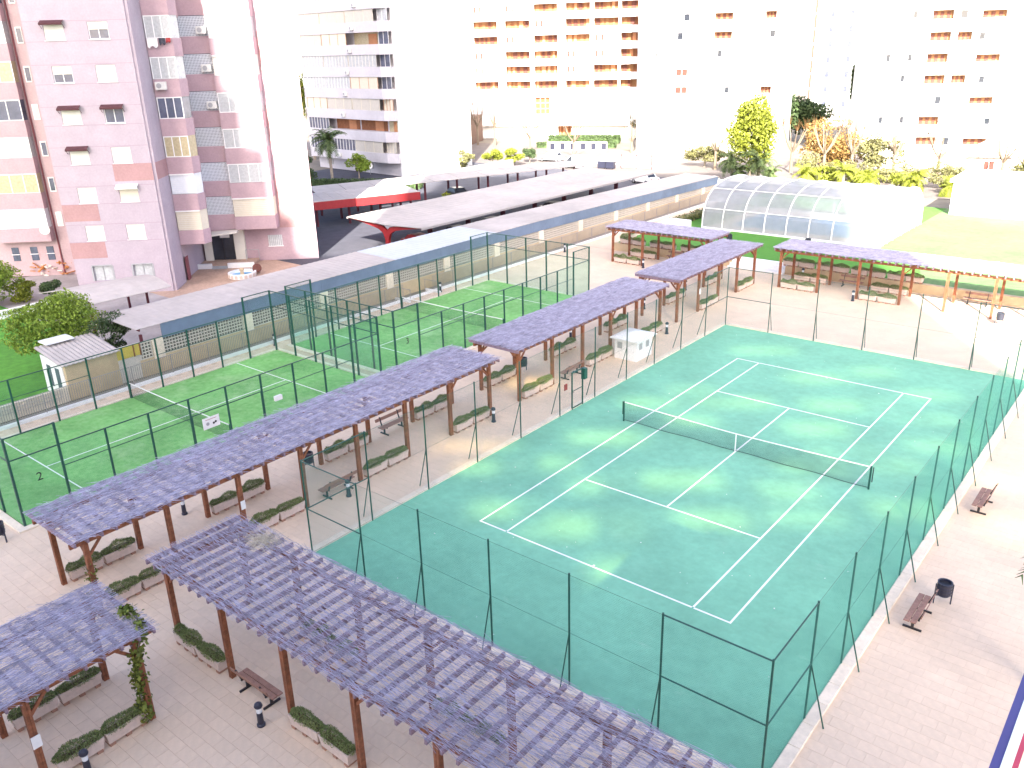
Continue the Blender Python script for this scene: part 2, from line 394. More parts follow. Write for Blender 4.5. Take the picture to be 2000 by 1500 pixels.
V = base[None] + np.concatenate([T, dz[:,None]], 1)[:,None,:]
f5 = np.array([(4,5,6,7),(0,1,5,4),(1,2,6,5),(2,3,7,6),(3,0,4,7)])
F = (f5[None] + 8*np.arange(n)[:,None,None]).reshape(-1, 4)
link('paving_tiles', npmesh('paving_tiles', V.reshape(-1,3), F, M['tile']), plaza, 'stuff')

# tennis court
TX, TY = 9.1, 17.6
court = struct('tennis_court', MB().box(-TX, TX, -TY, TY, -0.03, 0.02), M['court'])
ZL = 0.0245
def cline(x0, x1, y0, y1, par=court, z=ZL):
    return MB().box(x0, x1, y0, y1, z-0.004, z).build('court_line', M['line'], par)
lw = 0.075
HX, SX, HY, SY = 5.50, 4.12, 11.885, 6.40
for x in (-HX, HX): cline(x-lw/2, x+lw/2, -HY-lw/2, HY+lw/2)
for x in (-SX, SX): cline(x-lw/2, x+lw/2, -HY+lw/2, HY-lw/2)
for y in (-HY, HY):
    cline(-HX+lw/2, -SX-lw/2, y-lw/2, y+lw/2); cline(-SX+lw/2, SX-lw/2, y-lw/2, y+lw/2); cline(SX+lw/2, HX-lw/2, y-lw/2, y+lw/2)
for y in (-SY, SY): cline(-SX+lw/2, SX-lw/2, y-lw/2, y+lw/2)
cline(-lw/2, lw/2, -SY+lw/2, SY-lw/2)
for sy in (-1, 1): cline(-lw/2, lw/2, sy*(HY-0.09)-0.05, sy*(HY-0.09)+0.05)
kw = 0.30
for nm, b in (('a', (-TX-kw, -TX-0.002, -TY-kw, TY+kw)), ('b', (TX+0.002, TX+kw+0.06, -TY-kw, TY+kw)), ('c', (-TX, TX, -TY-kw, -TY-0.002)), ('d', (-TX, TX, TY+0.002, TY+kw))):
    x0, x1, y0, y1 = b
    L = (y1-y0) if (y1-y0) > (x1-x0) else (x1-x0); nseg = int(L/1.0)
    for i in range(nseg):
        if y1-y0 > x1-x0: q = (x0, x1, y0+(y1-y0)*i/nseg+0.004, y0+(y1-y0)*(i+1)/nseg-0.004)
        else: q = (x0+(x1-x0)*i/nseg+0.004, x0+(x1-x0)*(i+1)/nseg-0.004, y0, y1)
        MB().bevbox(*q, -0.02, 0.10 + random.Random(i).uniform(-.003, .003), 0.012).build('kerb_stone', M['kerb'], court)
# tiny debris on the acrylic (dry leaves, petals)
P = np.stack([rng.uniform(-8.8, 8.8, 110), rng.uniform(-17.3, 17.3, 110), np.full(110, 0.03)], 1)
V, F = leaves(P, 0.028, rng, 0.7, 0.95)
tag(link('fallen_petals', npmesh('fallen_petals', V, F, M['line']), None, 'stuff'), 'scattered pale petals lying on the green tennis court', 'petals')

# raised pool lawn with retaining wall and steps
LZ = 0.66
WY = 32.75
struct('pool_lawn', MB().prism([(-27.8, WY+0.45), (-16.15, WY+0.45), (-16.15, 34.1), (-11.25, 34.1), (-11.25, WY+0.45), (-0.8, WY+0.45), (-3.4, 41.5), (-7.15, 43.0), (-7.15, 66), (-27.8, 66)], -0.04, LZ), M['turf2'])
struct('sunlit_lawn', MB().box(-7.6, 30, WY+0.46, 66, -0.04, LZ-0.004), M['sunlawn'])  # same lawn past the shadow edge, sunlight put into its paler colour
for x0, x1 in ((-27.9, -16.17), (-11.23, 30)):
    rw = MB().box(x0, x1, WY, WY+0.45, -0.04, LZ+0.03)
    tag(rw.build('retaining_wall', M['wallbg']), 'low beige retaining wall %s the white steps, carrying planters' % ('left of' if x0 < -20 else 'right of'), 'wall', 'retaining walls of the pool lawn')
st = thing('stairs', 'four white steps climbing to the bright pool lawn between the pergolas', 'steps', (-13.7, 32.35, 0))
for k in range(4):
    MB().bevbox(-2.44, 2.44, 0.42*k, 1.74, 0.165*k+(0.002 if k else -0.01), 0.165*(k+1), 0.015).build('step', M['white'], st)
# far ground hills
def hill(x, y, rx, ry, h, name):
    mb = MB(); n, m = 20, 5
    for a in range(m+1):
        t = a/m*math.pi/2
        for k in range(n):
            u = 2*math.pi*k/n; rr = math.cos(t)*(1+0.1*math.sin(3*u+x)); mb.v.append((x+rx*rr*math.cos(u), y+ry*rr*math.sin(u), -3+h*math.sin(t)*(1+0.08*math.sin(5*u))))
    for a in range(m):
        for k in range(n):
            j = (k+1) % n; mb.f.append((a*n+k, a*n+j, (a+1)*n+j, (a+1)*n+k))
    o = mb.build(name, M['hill'], smooth=True, kind='structure')
hill(-330, 620, 260, 110, 62, 'hill'); hill(40, 760, 300, 110, 58, 'hill'); hill(-620, 380, 160, 220, 70, 'hill')

# ------------------------------------------------------------------ unseen blocks added behind the camera, placed and outlined to shade the courts
LD = np.array([-SH[0], -SH[1]]); LD = LD/np.hypot(*LD); EQ = np.array([LD[1], -LD[0]])
TS = math.tan(R(SUN_EL)); S0 = -90.0
ang_t = math.atan2(EQ[1], EQ[0])
def tower(label, q0, q1, s_top, holes=(), s0=S0, dep=9.0):
    """block whose shadow ends s_top metres along the light; local x = across the light, y = along it"""
    H = (s_top - s0)*TS
    o = thing('shadow_block', label, 'building', (LD[0]*s0, LD[1]*s0, 0), ang_t, 'shadow-casting blocks added behind the viewpoint')
    hs = [(q-wq/2, q+wq/2, (s-s0)*TS-hq/2, (s-s0)*TS+hq/2) for q, s, wq, hq in holes]
    # facade towards the courts is the +y side here; build far wall (towards the sun) at y=-dep
    f = MB().wall(q0, q1, 0, H, hs, -0.3, 0.3, True); f.build('wall', M['cream'], o)
    hr = [(a-0.5, b+0.5, min(c+dep*TS-0.4, H-0.3), min(d+dep*TS+0.4, H-0.1)) for a, b, c, d in hs]
    hr2 = []
    for h in hr:
        if not any(h[0] < g[1] and g[0] < h[1] and h[2] < g[3] and g[2] < h[3] for g in hr2) or True: hr2.append(h)
    MB().wall(q0, q1, 0, H, hr2, -dep-0.3, 0.3, True).build('wall', M['cream'], o)
    e = MB(); e.box(q0, q0+0.3, -dep, -0.3, 0, H); e.build('wall', M['cream'], o)
    e = MB(); e.box(q1-0.3, q1, -dep, -0.3, 0, H); e.build('wall', M['cream'], o)
    MB().box(q0+0.3, q1-0.3, -dep, -0.3, H-0.3, H).build('roof', M['cream'], o)
    for a, b, c, d in hs:                       # panes added to pass sun as dapples, two darker rings soften each
        rects = [(a, b, c, d), (a+0.45, b-0.45, c+0.22, d-0.22), (a+0.9, b-0.9, c+0.42, d-0.42)]
        for i, q in enumerate(rects):
            if i < 2:
                u = rects[i+1]
                parts = ((q[0], q[1], q[2], u[2]), (q[0], q[1], u[3], q[3]), (q[0], u[0], u[2], u[3]), (u[1], q[1], u[2], u[3]))
            else: parts = (q,)
            mb = MB()
            for r_ in parts: mb.quad((r_[0], -0.18, r_[2]), (r_[1], -0.18, r_[2]), (r_[1], -0.18, r_[3]), (r_[0], -0.18, r_[3]))
            mb.build('pane', (M['tint3'], M['tint2'], M['tint'])[i], o)
    return o
M['tint'] = glassy('light dapple glass', (0.30, 0.245, 0.09), 0.97, 0.1, 0.0); M['tint2'] = glassy('dapple glass', (0.21, 0.17, 0.065), 0.97, 0.1, 0.0); M['tint3'] = glassy('dark dapple glass', (0.085, 0.07, 0.03), 0.97, 0.1, 0.0)  # tints dim the sun into dapples that imitate window reflections
dap = [(-4.94,14.3,3.2,.35),(-0.4,11.66,3.0,.5),(1.4,14.2,2.2,.4),(2.34,8.74,4.2,.6),(-2.9,5.5,3.6,.6),(-6.3,3.1,2.6,.55),(-5.4,5.9,2.0,.4),(-5.9,-2.1,3.0,.7),(-3.5,2.2,2.0,.5),
       (1.95,4.85,2.4,.7),(3.5,-2.15,1.9,1.0),(-1.3,-4.2,4.4,.7),(-3.3,-6.2,2.2,.6),(-6.8,-6.1,2.6,.6),(-8.3,-7.7,3.0,.5),(-5.4,-10.4,2.2,.55),(-1.9,-9.5,4.6,.85),
       (1.2,-11.0,2.6,.8),(0.0,-8.8,2.0,.6),(1.6,-6.2,3.0,.6),(4.0,3.1,2.4,.6),(4.4,9.3,1.8,.4),(6.0,9.1,2.2,.4),(5.9,2.9,2.4,.6),(3.6,.9,3.0,.5),
       (10.6,4.6,2.4,.8),(-10.3,-6.6,3.4,.45),(-13.3,1.6,2.2,.7),(5.3,12.6,2.0,.35),(7.2,6.2,2.2,.5),(11.6,0.2,1.6,.8),(4.6,-3.6,2.6,.6),(7.6,-0.8,1.8,.6)]
holes = []  # openings added in the tall block, one per court dapple
for x, y, wq, hq in dap:
    P2 = np.array([x, y]); holes.append((float(P2@EQ), float(P2@LD), wq+1.3, hq+0.75))
tower('tall cream shadow block added behind the viewpoint, shading the tennis court', -27.0, 17.25, 93.0, holes)
tower('lower cream shadow block added behind the viewpoint beside the tall one', -33.2, -27.02, 41.5)
for q0, q1, s in ((-34.6, -33.22, 47.0), (-36.2, -34.62, 55.0), (-37.4, -36.22, 62.0), (-38.4, -37.42, 70.0), (-66, -38.42, 165.0)):
    tower('stepped cream shadow block added behind the viewpoint, %s step' % {47.0:'lowest', 55.0:'second', 62.0:'third', 70.0:'fourth', 165.0:'tallest'}[s], q0, q1, s)
# ------------------------------------------------------------------ tennis fence
FH = 4.05
fence = thing('court_fence', 'tall dark green chain-link fence around the tennis court', 'fence', (0, 0, 0))
postm = MB().tube((0,0,-0.02), (0,0,FH), 0.032, 8).mesh('post', M['green'])
bracem = MB().tube((0,0,2.0), (0,-0.55,0.02), 0.022, 6).mesh('brace', M['green'])
NXs = 6; xs6 = [-9.1+18.2*i/NXs for i in range(NXs+1)]
ysL = [-17.6, -14.5, -11.2, -7.95, -4.7, -1.45, 1.78, 5.0, 8.14, 11.39, 14.62, 17.6]
ysR = [-17.6+35.2*i/12 for i in range(13)]
def fpost(x, y, brace=None):
    o = link('post', postm, fence); o.location = (x, y, 0)
    if brace is not None:
        b = link('brace', bracem, fence); b.location = (x, y, 0); b.rotation_euler = (0, 0, brace)
for sx, ys in ((-1, ysL), (1, ysR)):
    for y in ys:
        corner = abs(abs(y)-17.6) < 0.01
        fpost(sx*9.1, y, None if corner else (R(-90) if sx < 0 else R(90)))
for sy in (-1, 1):
    for x in xs6[1:-1]: fpost(x, sy*17.6, 0.0 if sy < 0 else R(180))
def rail(p, q, r=0.024): return MB().tube(p, q, r, 6).build('rail', M['green'], fence)
def corner_rails(cx, cy, nx, ny):
    for z in (FH-0.05, 2.0):
        rail((cx, cy, z), (nx, cy, z)); rail((cx, cy, z), (cx, ny, z))
corner_rails(-9.1, -17.6, xs6[1], ysL[1]); corner_rails(9.1, -17.6, xs6[-2], ysR[1])
corner_rails(-9.1, 17.6, xs6[1], ysL[-2]); corner_rails(9.1, 17.6, xs6[-2], ysR[-2])
for z in (FH-0.06, 2.0, 0.08):
    for p, q in (((-9.1,-17.6,z),(9.1,-17.6,z)), ((9.1,-17.6,z),(9.1,17.6,z)), ((9.1,17.6,z),(-9.1,17.6,z)), ((-9.1,17.6,z),(-9.1,-17.6,z))):
        MB().tube(p, q, 0.006, 4).build('tension_wire', M['green'], fence)
def chainlink(L, H, z0, sp, r, f):
    """two families of slanting straight wires, cut to the L x H rectangle; f maps (u, z) to a point"""
    mb = MB(); st = sp*math.sqrt(2); k = -H
    while k < L:
        for s in (0, 1):
            u0, u1 = max(k, 0), min(k+H, L)
            if u1-u0 > 0.03:
                za, zb = (u0-k, u1-k) if s == 0 else (H-(u0-k), H-(u1-k))
                mb.wire(f(u0, z0+za), f(u1, z0+zb), r)
        k += st
    return mb
cw, cr = 0.055, 0.0015
for L, f in ((18.2, lambda u, z: (-9.1+u, -17.63, z)), (18.2, lambda u, z: (-9.1+u, 17.63, z)), (35.2, lambda u, z: (-9.13, -17.6+u, z)), (35.2, lambda u, z: (9.13, -17.6+u, z))):
    chainlink(L, FH-0.14, 0.09, cw, cr, f).build('chain_link_mesh', M['greenw'], fence)
# gate in the left side
gt = thing('gate', 'narrow green tube gate standing in the side of the tennis fence', 'gate', (-9.1, 0.12, 0))
g = MB()
for y in (-0.48, 0.48): g.beam((0, y, 0), (0, y, 2.12), 0.06, 0.06)
g.beam((0, -0.45, 2.09), (0, 0.45, 2.09), 0.06, 0.06); g.beam((0, -0.45, 0.1), (0, 0.45, 0.1), 0.05, 0.05); g.beam((0, -0.45, 1.05), (0, 0.45, 1.05), 0.03, 0.03)
g.build('gate_frame', M['green'], gt)
MB().bevbox(-0.12, 0.12, 0.50, 0.78, 1.45, 2.05, 0.02).build('lock_box', M['green'], gt)
MB().tube((0.05, -0.36, 1.0), (0.05, -0.56, 1.0), 0.012, 6).build('handle', M['black'], gt)
sg = MB().box(-9.165, -9.14, -0.98, -0.72, 1.28, 1.62).build('notice_plate', M['redst'])
tag(sg, 'small dark red notice plate on the fence beside the gate', 'sign')

# ------------------------------------------------------------------ tennis net
nt_ = thing('tennis_net', 'dark tennis net with white band across the middle of the green court', 'net', (0, 0, 0.02))
NX = 6.12
for sx in (-1, 1):
    MB().tube((sx*NX, 0, 0), (sx*NX, 0, 1.09), 0.045, 8).build('post', M['green'], nt_)
    MB().tube((sx*(NX+0.09), 0.03, 0.35), (sx*(NX+0.09), 0.03, 1.05), 0.022, 6).build('winder', M['black'], nt_)
def sag(x, z0=1.055, z1=0.93): return z1 + (z0-z1)*abs(x/NX)**1.3
mb = MB(); x = -NX
while x <= NX:
    mb.wire((x, 0, 0.06+0.02*math.sin(x*2.1)), (x, 0, sag(x)), 0.0026); x += 0.043
z = 0.0
while z <= 1.0:
    pts = [(-NX+2*NX*i/24) for i in range(25)]
    for a, b in zip(pts, pts[1:]):
        f = lambda t: (t, 0, 0.06+0.02*math.sin(t*2.1)+(sag(t)-0.06)*z)
        mb.wire(f(a), f(b), 0.0026)
    z += 0.043
mb.build('net_mesh', M['net'], nt_)
mb = MB(); pts = [(-NX+2*NX*i/32) for i in range(33)]
for a, b in zip(pts, pts[1:]): mb.beam((a, 0, sag(a)), (b, 0, sag(b)), 0.014, 0.05)
mb.build('head_band', M['white'], nt_)
mb = MB()
for a, b in zip(pts, pts[1:]): mb.tube((a, 0, 0.07+0.02*math.sin(a*2.1)), (b, 0, 0.07+0.02*math.sin(b*2.1)), 0.012, 5)
mb.build('bottom_cord', M['net'], nt_)
MB().box(-0.028, 0.028, -0.012, 0.012, 0.0, 0.93).build('centre_strap', M['white'], nt_)

# ------------------------------------------------------------------ padel courts
def padel(y0, number, nth):
    X0, X1, y1 = -30.4, -20.4, y0+20.0
    tf = struct('padel_court', MB().box(X0, X1, y0, y1, -0.03, 0.03), M['turf'])
    z = 0.0345
    for y in (y0+3.05, y1-3.05): cline(X0+0.02, X1-0.02, y-0.03, y+0.03, tf, z)
    cline((X0+X1)/2-0.03, (X0+X1)/2+0.03, y0+3.08, y1-3.08, tf, z)
    for q in ((X0-0.28, X0-0.05, y0-0.3, y1+0.3), (X1+0.05, X1+0.38, y0-0.38, y1+0.3), (X0-0.05, X1+0.05, y0-0.38, y0-0.05), (X0-0.05, X1+0.05, y1+0.05, y1+0.3)):
        MB().bevbox(*q, -0.02, 0.07, 0.015).build('kerb', M['kerb'], tf)
    c = thing('padel_cage', '%s padel cage of green steel posts, wire mesh and glass, marked %s' % (nth, number), 'cage', (0, 0, 0.03), group='padel cages')
    pm4 = MB().box(-0.045, 0.045, -0.045, 0.045, -0.03, 4.0).mesh('post', M['green'])
    pm3 = MB().box(-0.04, 0.04, -0.04, 0.04, -0.03, 3.0).mesh('post', M['green'])
    pm2 = MB().box(-0.03, 0.03, -0.03, 0.03, -0.03, 2.1).mesh('post', M['green'])
    def P(me, x, y): o = link('post', me, c); o.location = (x, y, 0)
    def rl(p, q, s=0.045): MB().beam(p, q, s, s).build('rail', M['green'], c)
    for x in (X0, X1):
        for k in range(11):
            y = y0+2*k; P(pm4 if k in (0, 1, 9, 10) else pm3, x, y)
        for a, b in ((y0, y0+2), (y1-2, y1)):
            rl((x, a, 3.97), (x, b, 3.97)); rl((x, a, 2.98), (x, b, 2.98))
        rl((x, y0+2, 2.98), (x, y1-2, 2.98)); rl((x, y0+2, 2.0), (x, y0+8, 2.0), 0.03); rl((x, y1-8, 2.0), (x, y1-2, 2.0), 0.03)
        # welded wire sides
        mb = MB(); sp = 0.05
        yy = y0+4.0
        while yy < y1-4.0:
            if not (x == X1 and (abs(yy-(y0+9)) < 0.95 or abs(yy-(y0+11)) < 0.95)): mb.wire((x, yy, 0.0), (x, yy, 2.96), 0.0021)
            else: mb.wire((x, yy, 2.1), (x, yy, 2.96), 0.0021)
            yy += sp
        zz = 0.05
        while zz < 2.95:
            if x == X1 and zz < 2.1:
                mb.wire((x, y0+4, zz), (x, y0+8.05, zz), 0.0021); mb.wire((x, y1-8.05, zz), (x, y1-4, zz), 0.0021)
            else: mb.wire((x, y0+4, zz), (x, y1-4, zz), 0.0021)
            zz += sp
        for a, b in ((y0, y0+2), (y1-2, y1)):      # mesh above the glass
            yy = a
            while yy < b: mb.wire((x, yy, 3.0), (x, yy, 3.95), 0.0021); yy += sp
            zz = 3.02
            while zz < 3.95: mb.wire((x, a, zz), (x, b, zz), 0.0021); zz += sp
        mb.build('wire_mesh', M['gwirep'], c)
        for k in (0, 1, 8, 9):
            MB().box(x-0.006, x+0.006, y0+2*k+0.06, y0+2*k+1.94, 0.02, 2.94).build('glass_panel', M['glass'], c)
        for yc in (y0+9, y0+11):
            if x == X1:
                sgn = -1 if yc < y0+10 else 1
                P(pm2, x, yc+sgn*0.95); rl((x, yc-0.95, 2.08), (x, yc+0.95, 2.08), 0.04)
    for y in (y0, y1):
        for k in range(1, 5): P(pm4, X0+2*k, y)
        rl((X0, y, 3.97), (X1, y, 3.97)); rl((X0, y, 2.98), (X1, y, 2.98))
        for k in range(5): MB().box(X0+2*k+0.06, X0+2*k+1.94, y-0.006, y+0.006, 0.02, 2.94).build('glass_panel', M['glass'], c)
        mb = MB(); xx = X0
        while xx < X1: mb.wire((xx, y, 3.0), (xx, y, 3.95), 0.0021); xx += 0.05
        zz = 3.02
        while zz < 3.95: mb.wire((X0, y, zz), (X1, y, zz), 0.0021); zz += 0.05
        mb.build('wire_mesh', M['gwirep'], c)
    text_mesh('number', number, 0.52, M['black'], c, (X1+0.012, y0+1.0, 1.75), (R(90), 0, R(90)))
    n = thing('padel_net', 'dark net with white band across the %s padel court' % nth, 'net', (0, y0+10, 0.03), group='padel nets')
    def h(x): return 0.86+0.05*abs((x-(X0+X1)/2)/5.0)
    for x in (X0+0.1, X1-0.1): MB().box(x-0.04, x+0.04, -0.04, 0.04, 0, 0.95).build('post', M['green'], n)
    mb = MB(); xx = X0+0.14
    while xx < X1-0.14: mb.wire((xx, 0, 0.02), (xx, 0, h(xx)), 0.0026); xx += 0.045
    for k in range(20): mb.wire((X0+0.14, 0, 0.03+k*0.042), (X1-0.14, 0, 0.03+k*0.042), 0.0026)
    mb.build('net_mesh', M['net'], n)
    mb = MB()
    for a in range(20):
        u = X0+0.14+(9.72)*a/20; v = X0+0.14+9.72*(a+1)/20; mb.beam((u,0,h(u)),(v,0,h(v)),0.014,0.055)
    mb.build('head_band', M['white'], n)
    return c
padel(-23.5, '2', 'nearer'); padel(-2.25, '3', 'farther')
sb = thing('sign_board', 'white board with two dark emblems on the nearer padel cage', 'sign', (-20.33, -14.55, 0))
MB().box(0, 0.02, -0.45, 0.45, 1.25, 1.82).build('board', M['white'], sb)
MB().tube((0.018, -0.2, 1.5), (0.026, -0.2, 1.5), 0.09, 10).build('emblem', M['grey'], sb)
e = MB(); e.tube((0.018, 0.12, 1.46), (0.026, 0.12, 1.46), 0.06, 8); e.tube((0.018, 0.23, 1.50), (0.026, 0.23, 1.50), 0.06, 8); e.build('emblem', M['black'], sb)
MB().box(0.018, 0.024, -0.3, 0.3, 1.7, 1.72).build('print_line', M['redst'], sb)
tag(MB().bevbox(-20.45, -20.28, -10.85, -10.4, 1.35, 1.6, 0.02).build('meter_box', M['white']), 'small white box fixed to the nearer padel cage', 'box')
# ------------------------------------------------------------------ pergolas
PW = 2.74
def thatch_mesh(name, L, W, dens, rng, r=(0.004, 0.008), bare=()):
    n = int(dens*L*W)
    u = rng.uniform(-0.45, L+0.45, n); v = rng.uniform(-0.42, W+0.42, n)
    keep = np.ones(n, bool)
    for bu, bv, br, p in bare:
        d = np.hypot((u-bu)/br[0], (v-bv)/br[1]); keep &= ~((d < 1) & (rng.uniform(size=n) < p))
    u = u[keep]; v = v[keep]; n = len(u)
    ln = rng.uniform(0.35, 1.1, n); th = rng.normal(0, 0.14, n); th[rng.uniform(size=n) < 0.12] += rng.normal(0, 0.5)
    z = 3.125 + rng.uniform(0, 0.05, n); tz = rng.normal(0, 0.018, n); rr = rng.uniform(*r, n)
    dx = np.cos(th)*ln/2; dy = np.sin(th)*ln/2
    e = 0.55; u = np.clip(u, -e+0.0*ln, L+e)
    P0 = np.stack([np.clip(u-dx, -0.62, L+0.62), v-dy, z-tz], 1); P1 = np.stack([np.clip(u+dx, -0.62, L+0.62), v+dy, z+tz], 1)
    pn = np.stack([-np.sin(th), np.cos(th), np.zeros(n)], 1); up = np.array([0, 0, 1.0])
    off = [(-1, 0), (1, 0), (0, 1.2)]
    V = np.stack([E + pn*(o[0]*rr)[:,None] + up*(o[1]*rr)[:,None] for E in (P0, P1) for o in off], 1)
    F = np.array([(0,1,4,3),(1,2,5,4),(2,0,3,5)])
    F = (F[None] + 6*np.arange(n)[:,None,None]).reshape(-1, 4)
    return npmesh(name, V.reshape(-1,3), F, M['thatch'])
PG = 'brushwood pergolas around the courts'
def pergola(label, x, y, rz, nposts, sp=3.0, dens=330, r=(0.0045, 0.0085), seed=1, bare=(), notice=None):
    """local u runs along the pergola, v across it; posts stand at u = k*sp, v = 0 and PW"""
    rng = np.random.default_rng(seed)
    o = thing('pergola', label, 'pergola', (x, y, 0), rz, PG); L = sp*(nposts-1)
    pm = MB(); pm.box(-0.085, -0.008, -0.08, 0.08, 0, 2.78); pm.box(0.008, 0.085, -0.08, 0.08, 0, 2.78); pm.box(-0.01, 0.01, -0.06, 0.06, 0, 2.76)
    pm = pm.mesh('post', M['wood'])
    for k in range(nposts):
        for v in (0, PW):
            p = link('post', pm, o); p.location = (k*sp, v, 0); p.rotation_euler = (0, 0, math.pi*(k % 2))
    for v in (0, PW): MB().box(-0.5, L+0.5, v-0.05, v+0.05, 2.76, 2.93).build('beam', M['wood'], o)
    rm = MB().box(-0.035, 0.035, -0.38, PW+0.38, 2.932, 3.09).mesh('rafter', M['wood2'])
    nr = int(round(L/0.5)); 
    for k in range(-1, nr+2):
        u = k*L/nr
        if u < -0.46 or u > L+0.46: u = max(-0.44, min(L+0.44, u))
        q = link('rafter', rm, o); q.location = (u, 0, 0)
    bm = MB().beam((0.06, 0, 2.25), (0.55, 0, 2.76), 0.06, 0.09).mesh('knee_brace', M['wood'])
    for k in range(nposts):
        for v in (0, PW):
            if k % 3 == 0 or k == nposts-1:
                b = link('knee_brace', bm, o); b.location = (k*sp, v, 0); b.rotation_euler = (0, 0, math.pi if k == nposts-1 else 0)
    for k in (0, nposts-1):
        for v, a in ((0, R(90)), (PW, R(-90))):
            b = link('knee_brace', bm, o); b.location = (k*sp, v, 0); b.rotation_euler = (0, 0, a)
        MB().box(k*sp-0.05, k*sp+0.05, 0.06, PW-0.06, 2.77, 2.92).build('end_beam', M['wood'], o)
    link('brushwood_roof', thatch_mesh('brushwood_roof', L, PW, dens, rng, r, bare), o, 'stuff')
    if notice is not None:
        MB().box(notice[0]-0.11, notice[0]+0.11, notice[1]-0.10, notice[1]-0.085, 1.35, 1.7).build('notice', M['white'], o)
    return o
H = R(90)
pA = pergola('long pergola beside the nearer padel court, with seven bays', -12.18, -24.43, H, 8, 3.0, 185, seed=1, bare=[(2.2, 1.0, (0.5, 0.4), 0.5), (1.2, 2.2, (0.4, 0.3), 0.6), (13.5, 0.9, (0.9, 0.35), 0.6), (8.2, 1.6, (0.6, 0.3), 0.5)])
pB = pergola('middle pergola beside the farther padel court, behind the white kiosk', -12.15, -1.0, H, 6, 3.0, 300, seed=2)
pC = pergola('pergola beyond the white kiosk, ending near the white steps', -12.12, 16.3, H, 5, 3.08, 320, seed=3, bare=[(5.5, 1.2, (0.6, 0.3), 0.6)])
pD = pergola('far left pergola in front of the clear pool dome', -25.45, 28.9, 0, 4, 3.0, 320, seed=4)
pE = pergola('far right pergola running out into the sunshine', -10.05, 28.75, 0, 8, 2.98, 300, seed=5)
pF = pergola('near pergola with thin see-through brushwood along the court end', -8.55, -23.55, 0, 8, 3.0, 150, (0.0035, 0.0062), seed=6, bare=[(1.7, 2.5, (0.5, 0.55), 0.9), (0.6, 1.2, (0.5, 0.3), 0.6)])
pG = pergola('pergola in the bottom left corner with ivy on its corner post', -5.9, -38.05, H, 5, 3.0, 215, (0.004, 0.007), seed=7)
tag(MB().box(-5.80, -5.785, -29.17, -28.93, 1.3, 1.68).build('notice', M['white']), 'white paper notice on a post of the bottom left pergola', 'notice')
tag(MB().box(-12.075, -12.06, -18.53, -18.33, 1.35, 1.72).build('notice', M['white']), 'white paper notice on a post of the long pergola by the padel court', 'notice')
tag(MB().box(-12.02, -12.005, 19.28, 19.5, 1.3, 1.7).build('notice', M['white']), 'white paper notice on a post of the pergola beyond the kiosk', 'notice')
# straw showing through the torn corner of the near pergola
rs = np.random.default_rng(12); n = 260
th = rs.uniform(0, 2*math.pi, n); cc = np.stack([rs.normal(-6.85, 0.28, n), rs.normal(-21.0, 0.22, n), rs.uniform(3.13, 3.2, n)], 1)
ln = rs.uniform(0.1, 0.35, n)[:,None]; dd = np.stack([np.cos(th), np.sin(th), rs.normal(0, 0.08, n)], 1)
pp = np.stack([-np.sin(th), np.cos(th), np.zeros(n)], 1)*0.006
V = np.stack([cc-dd*ln-pp, cc-dd*ln+pp, cc+dd*ln+pp, cc+dd*ln-pp], 1).reshape(-1,3)
tag(link('straw_patch', npmesh('straw_patch', V, np.arange(4*n).reshape(n,4), M['straw']), None, 'stuff'), 'patch of pale loose straw on the torn corner of the near pergola', 'straw')

# ------------------------------------------------------------------ ivy
def ivy(label, path, n, spread, seed, size=0.07):
    rs = np.random.default_rng(seed); o = thing('ivy', label, 'plant', path[0]); o0 = Vector(path[0])
    mb = MB()
    for a, b in zip(path, path[1:]): mb.tube(Vector(a)-o0, Vector(b)-o0, 0.018, 5)
    mb.build('stem', M['bark'], o)
    pa = np.array(path); seg = np.linalg.norm(np.diff(pa, axis=0), axis=1); cs = np.concatenate([[0], np.cumsum(seg)])
    t = rs.uniform(0, cs[-1], n); t += 0.1*np.sin(t*7)
    P = np.stack([np.interp(t, cs, pa[:,k]) for k in range(3)], 1) + rs.normal(size=(n,3))*spread*(0.6+0.6*np.abs(np.sin(t*3.1)))[:,None]
    P[:,2] = np.maximum(P[:,2], 0.05)
    V, F = leaves(P-np.array(path[0]), size, rs, 0.75)
    link('foliage', npmesh('foliage', V, F, M['ivy']), o)
ivy('ivy climbing the corner post of the bottom left pergola', [(-5.78, -26.25, 0.1), (-5.95, -26.2, 1.2), (-5.8, -26.1, 2.4), (-5.75, -25.85, 3.1), (-6.5, -25.75, 3.25), (-7.0, -25.9, 3.28)], 900, 0.10, 3)
ivy('thin ivy on the end post of the long pergola', [(-12.3, -24.55, 0.1), (-12.2, -24.5, 1.0), (-12.25, -24.35, 2.2)], 260, 0.09, 4, 0.05)

# ------------------------------------------------------------------ planters with hedge plants
pl = thing('planter', 'x', 'planter', (0,0,0), 0, 'concrete planters')
def planter_body():
    mb = MB(); L, W, zb, zt = 0.635, 0.19, 0.10, 0.47
    def ring(l, w_, z): return [(-l,-w_,z),(l,-w_,z),(l,w_,z),(-l,w_,z)]
    prof = [(L-0.05, W-0.035, zb), (L-0.015, W-0.01, zt-0.07), (L, W, zt-0.06), (L, W, zt), (L-0.035, W-0.035, zt), (L-0.045, W-0.045, zt-0.07)]
    for a, b_, z in prof: mb.v += ring(a, b_, z)
    for k in range(len(prof)-1):
        for j in range(4):
            q = (j+1) % 4; mb.f.append((4*k+j, 4*k+q, 4*k+4+q, 4*k+4+j))
    mb.f.append((3, 2, 1, 0))
    return mb
planter_body().build('trough', M['plant_pot'], pl)
MB().box(-0.585, 0.585, -0.14, 0.14, 0.36, 0.405).build('soil', M['soil'], pl)
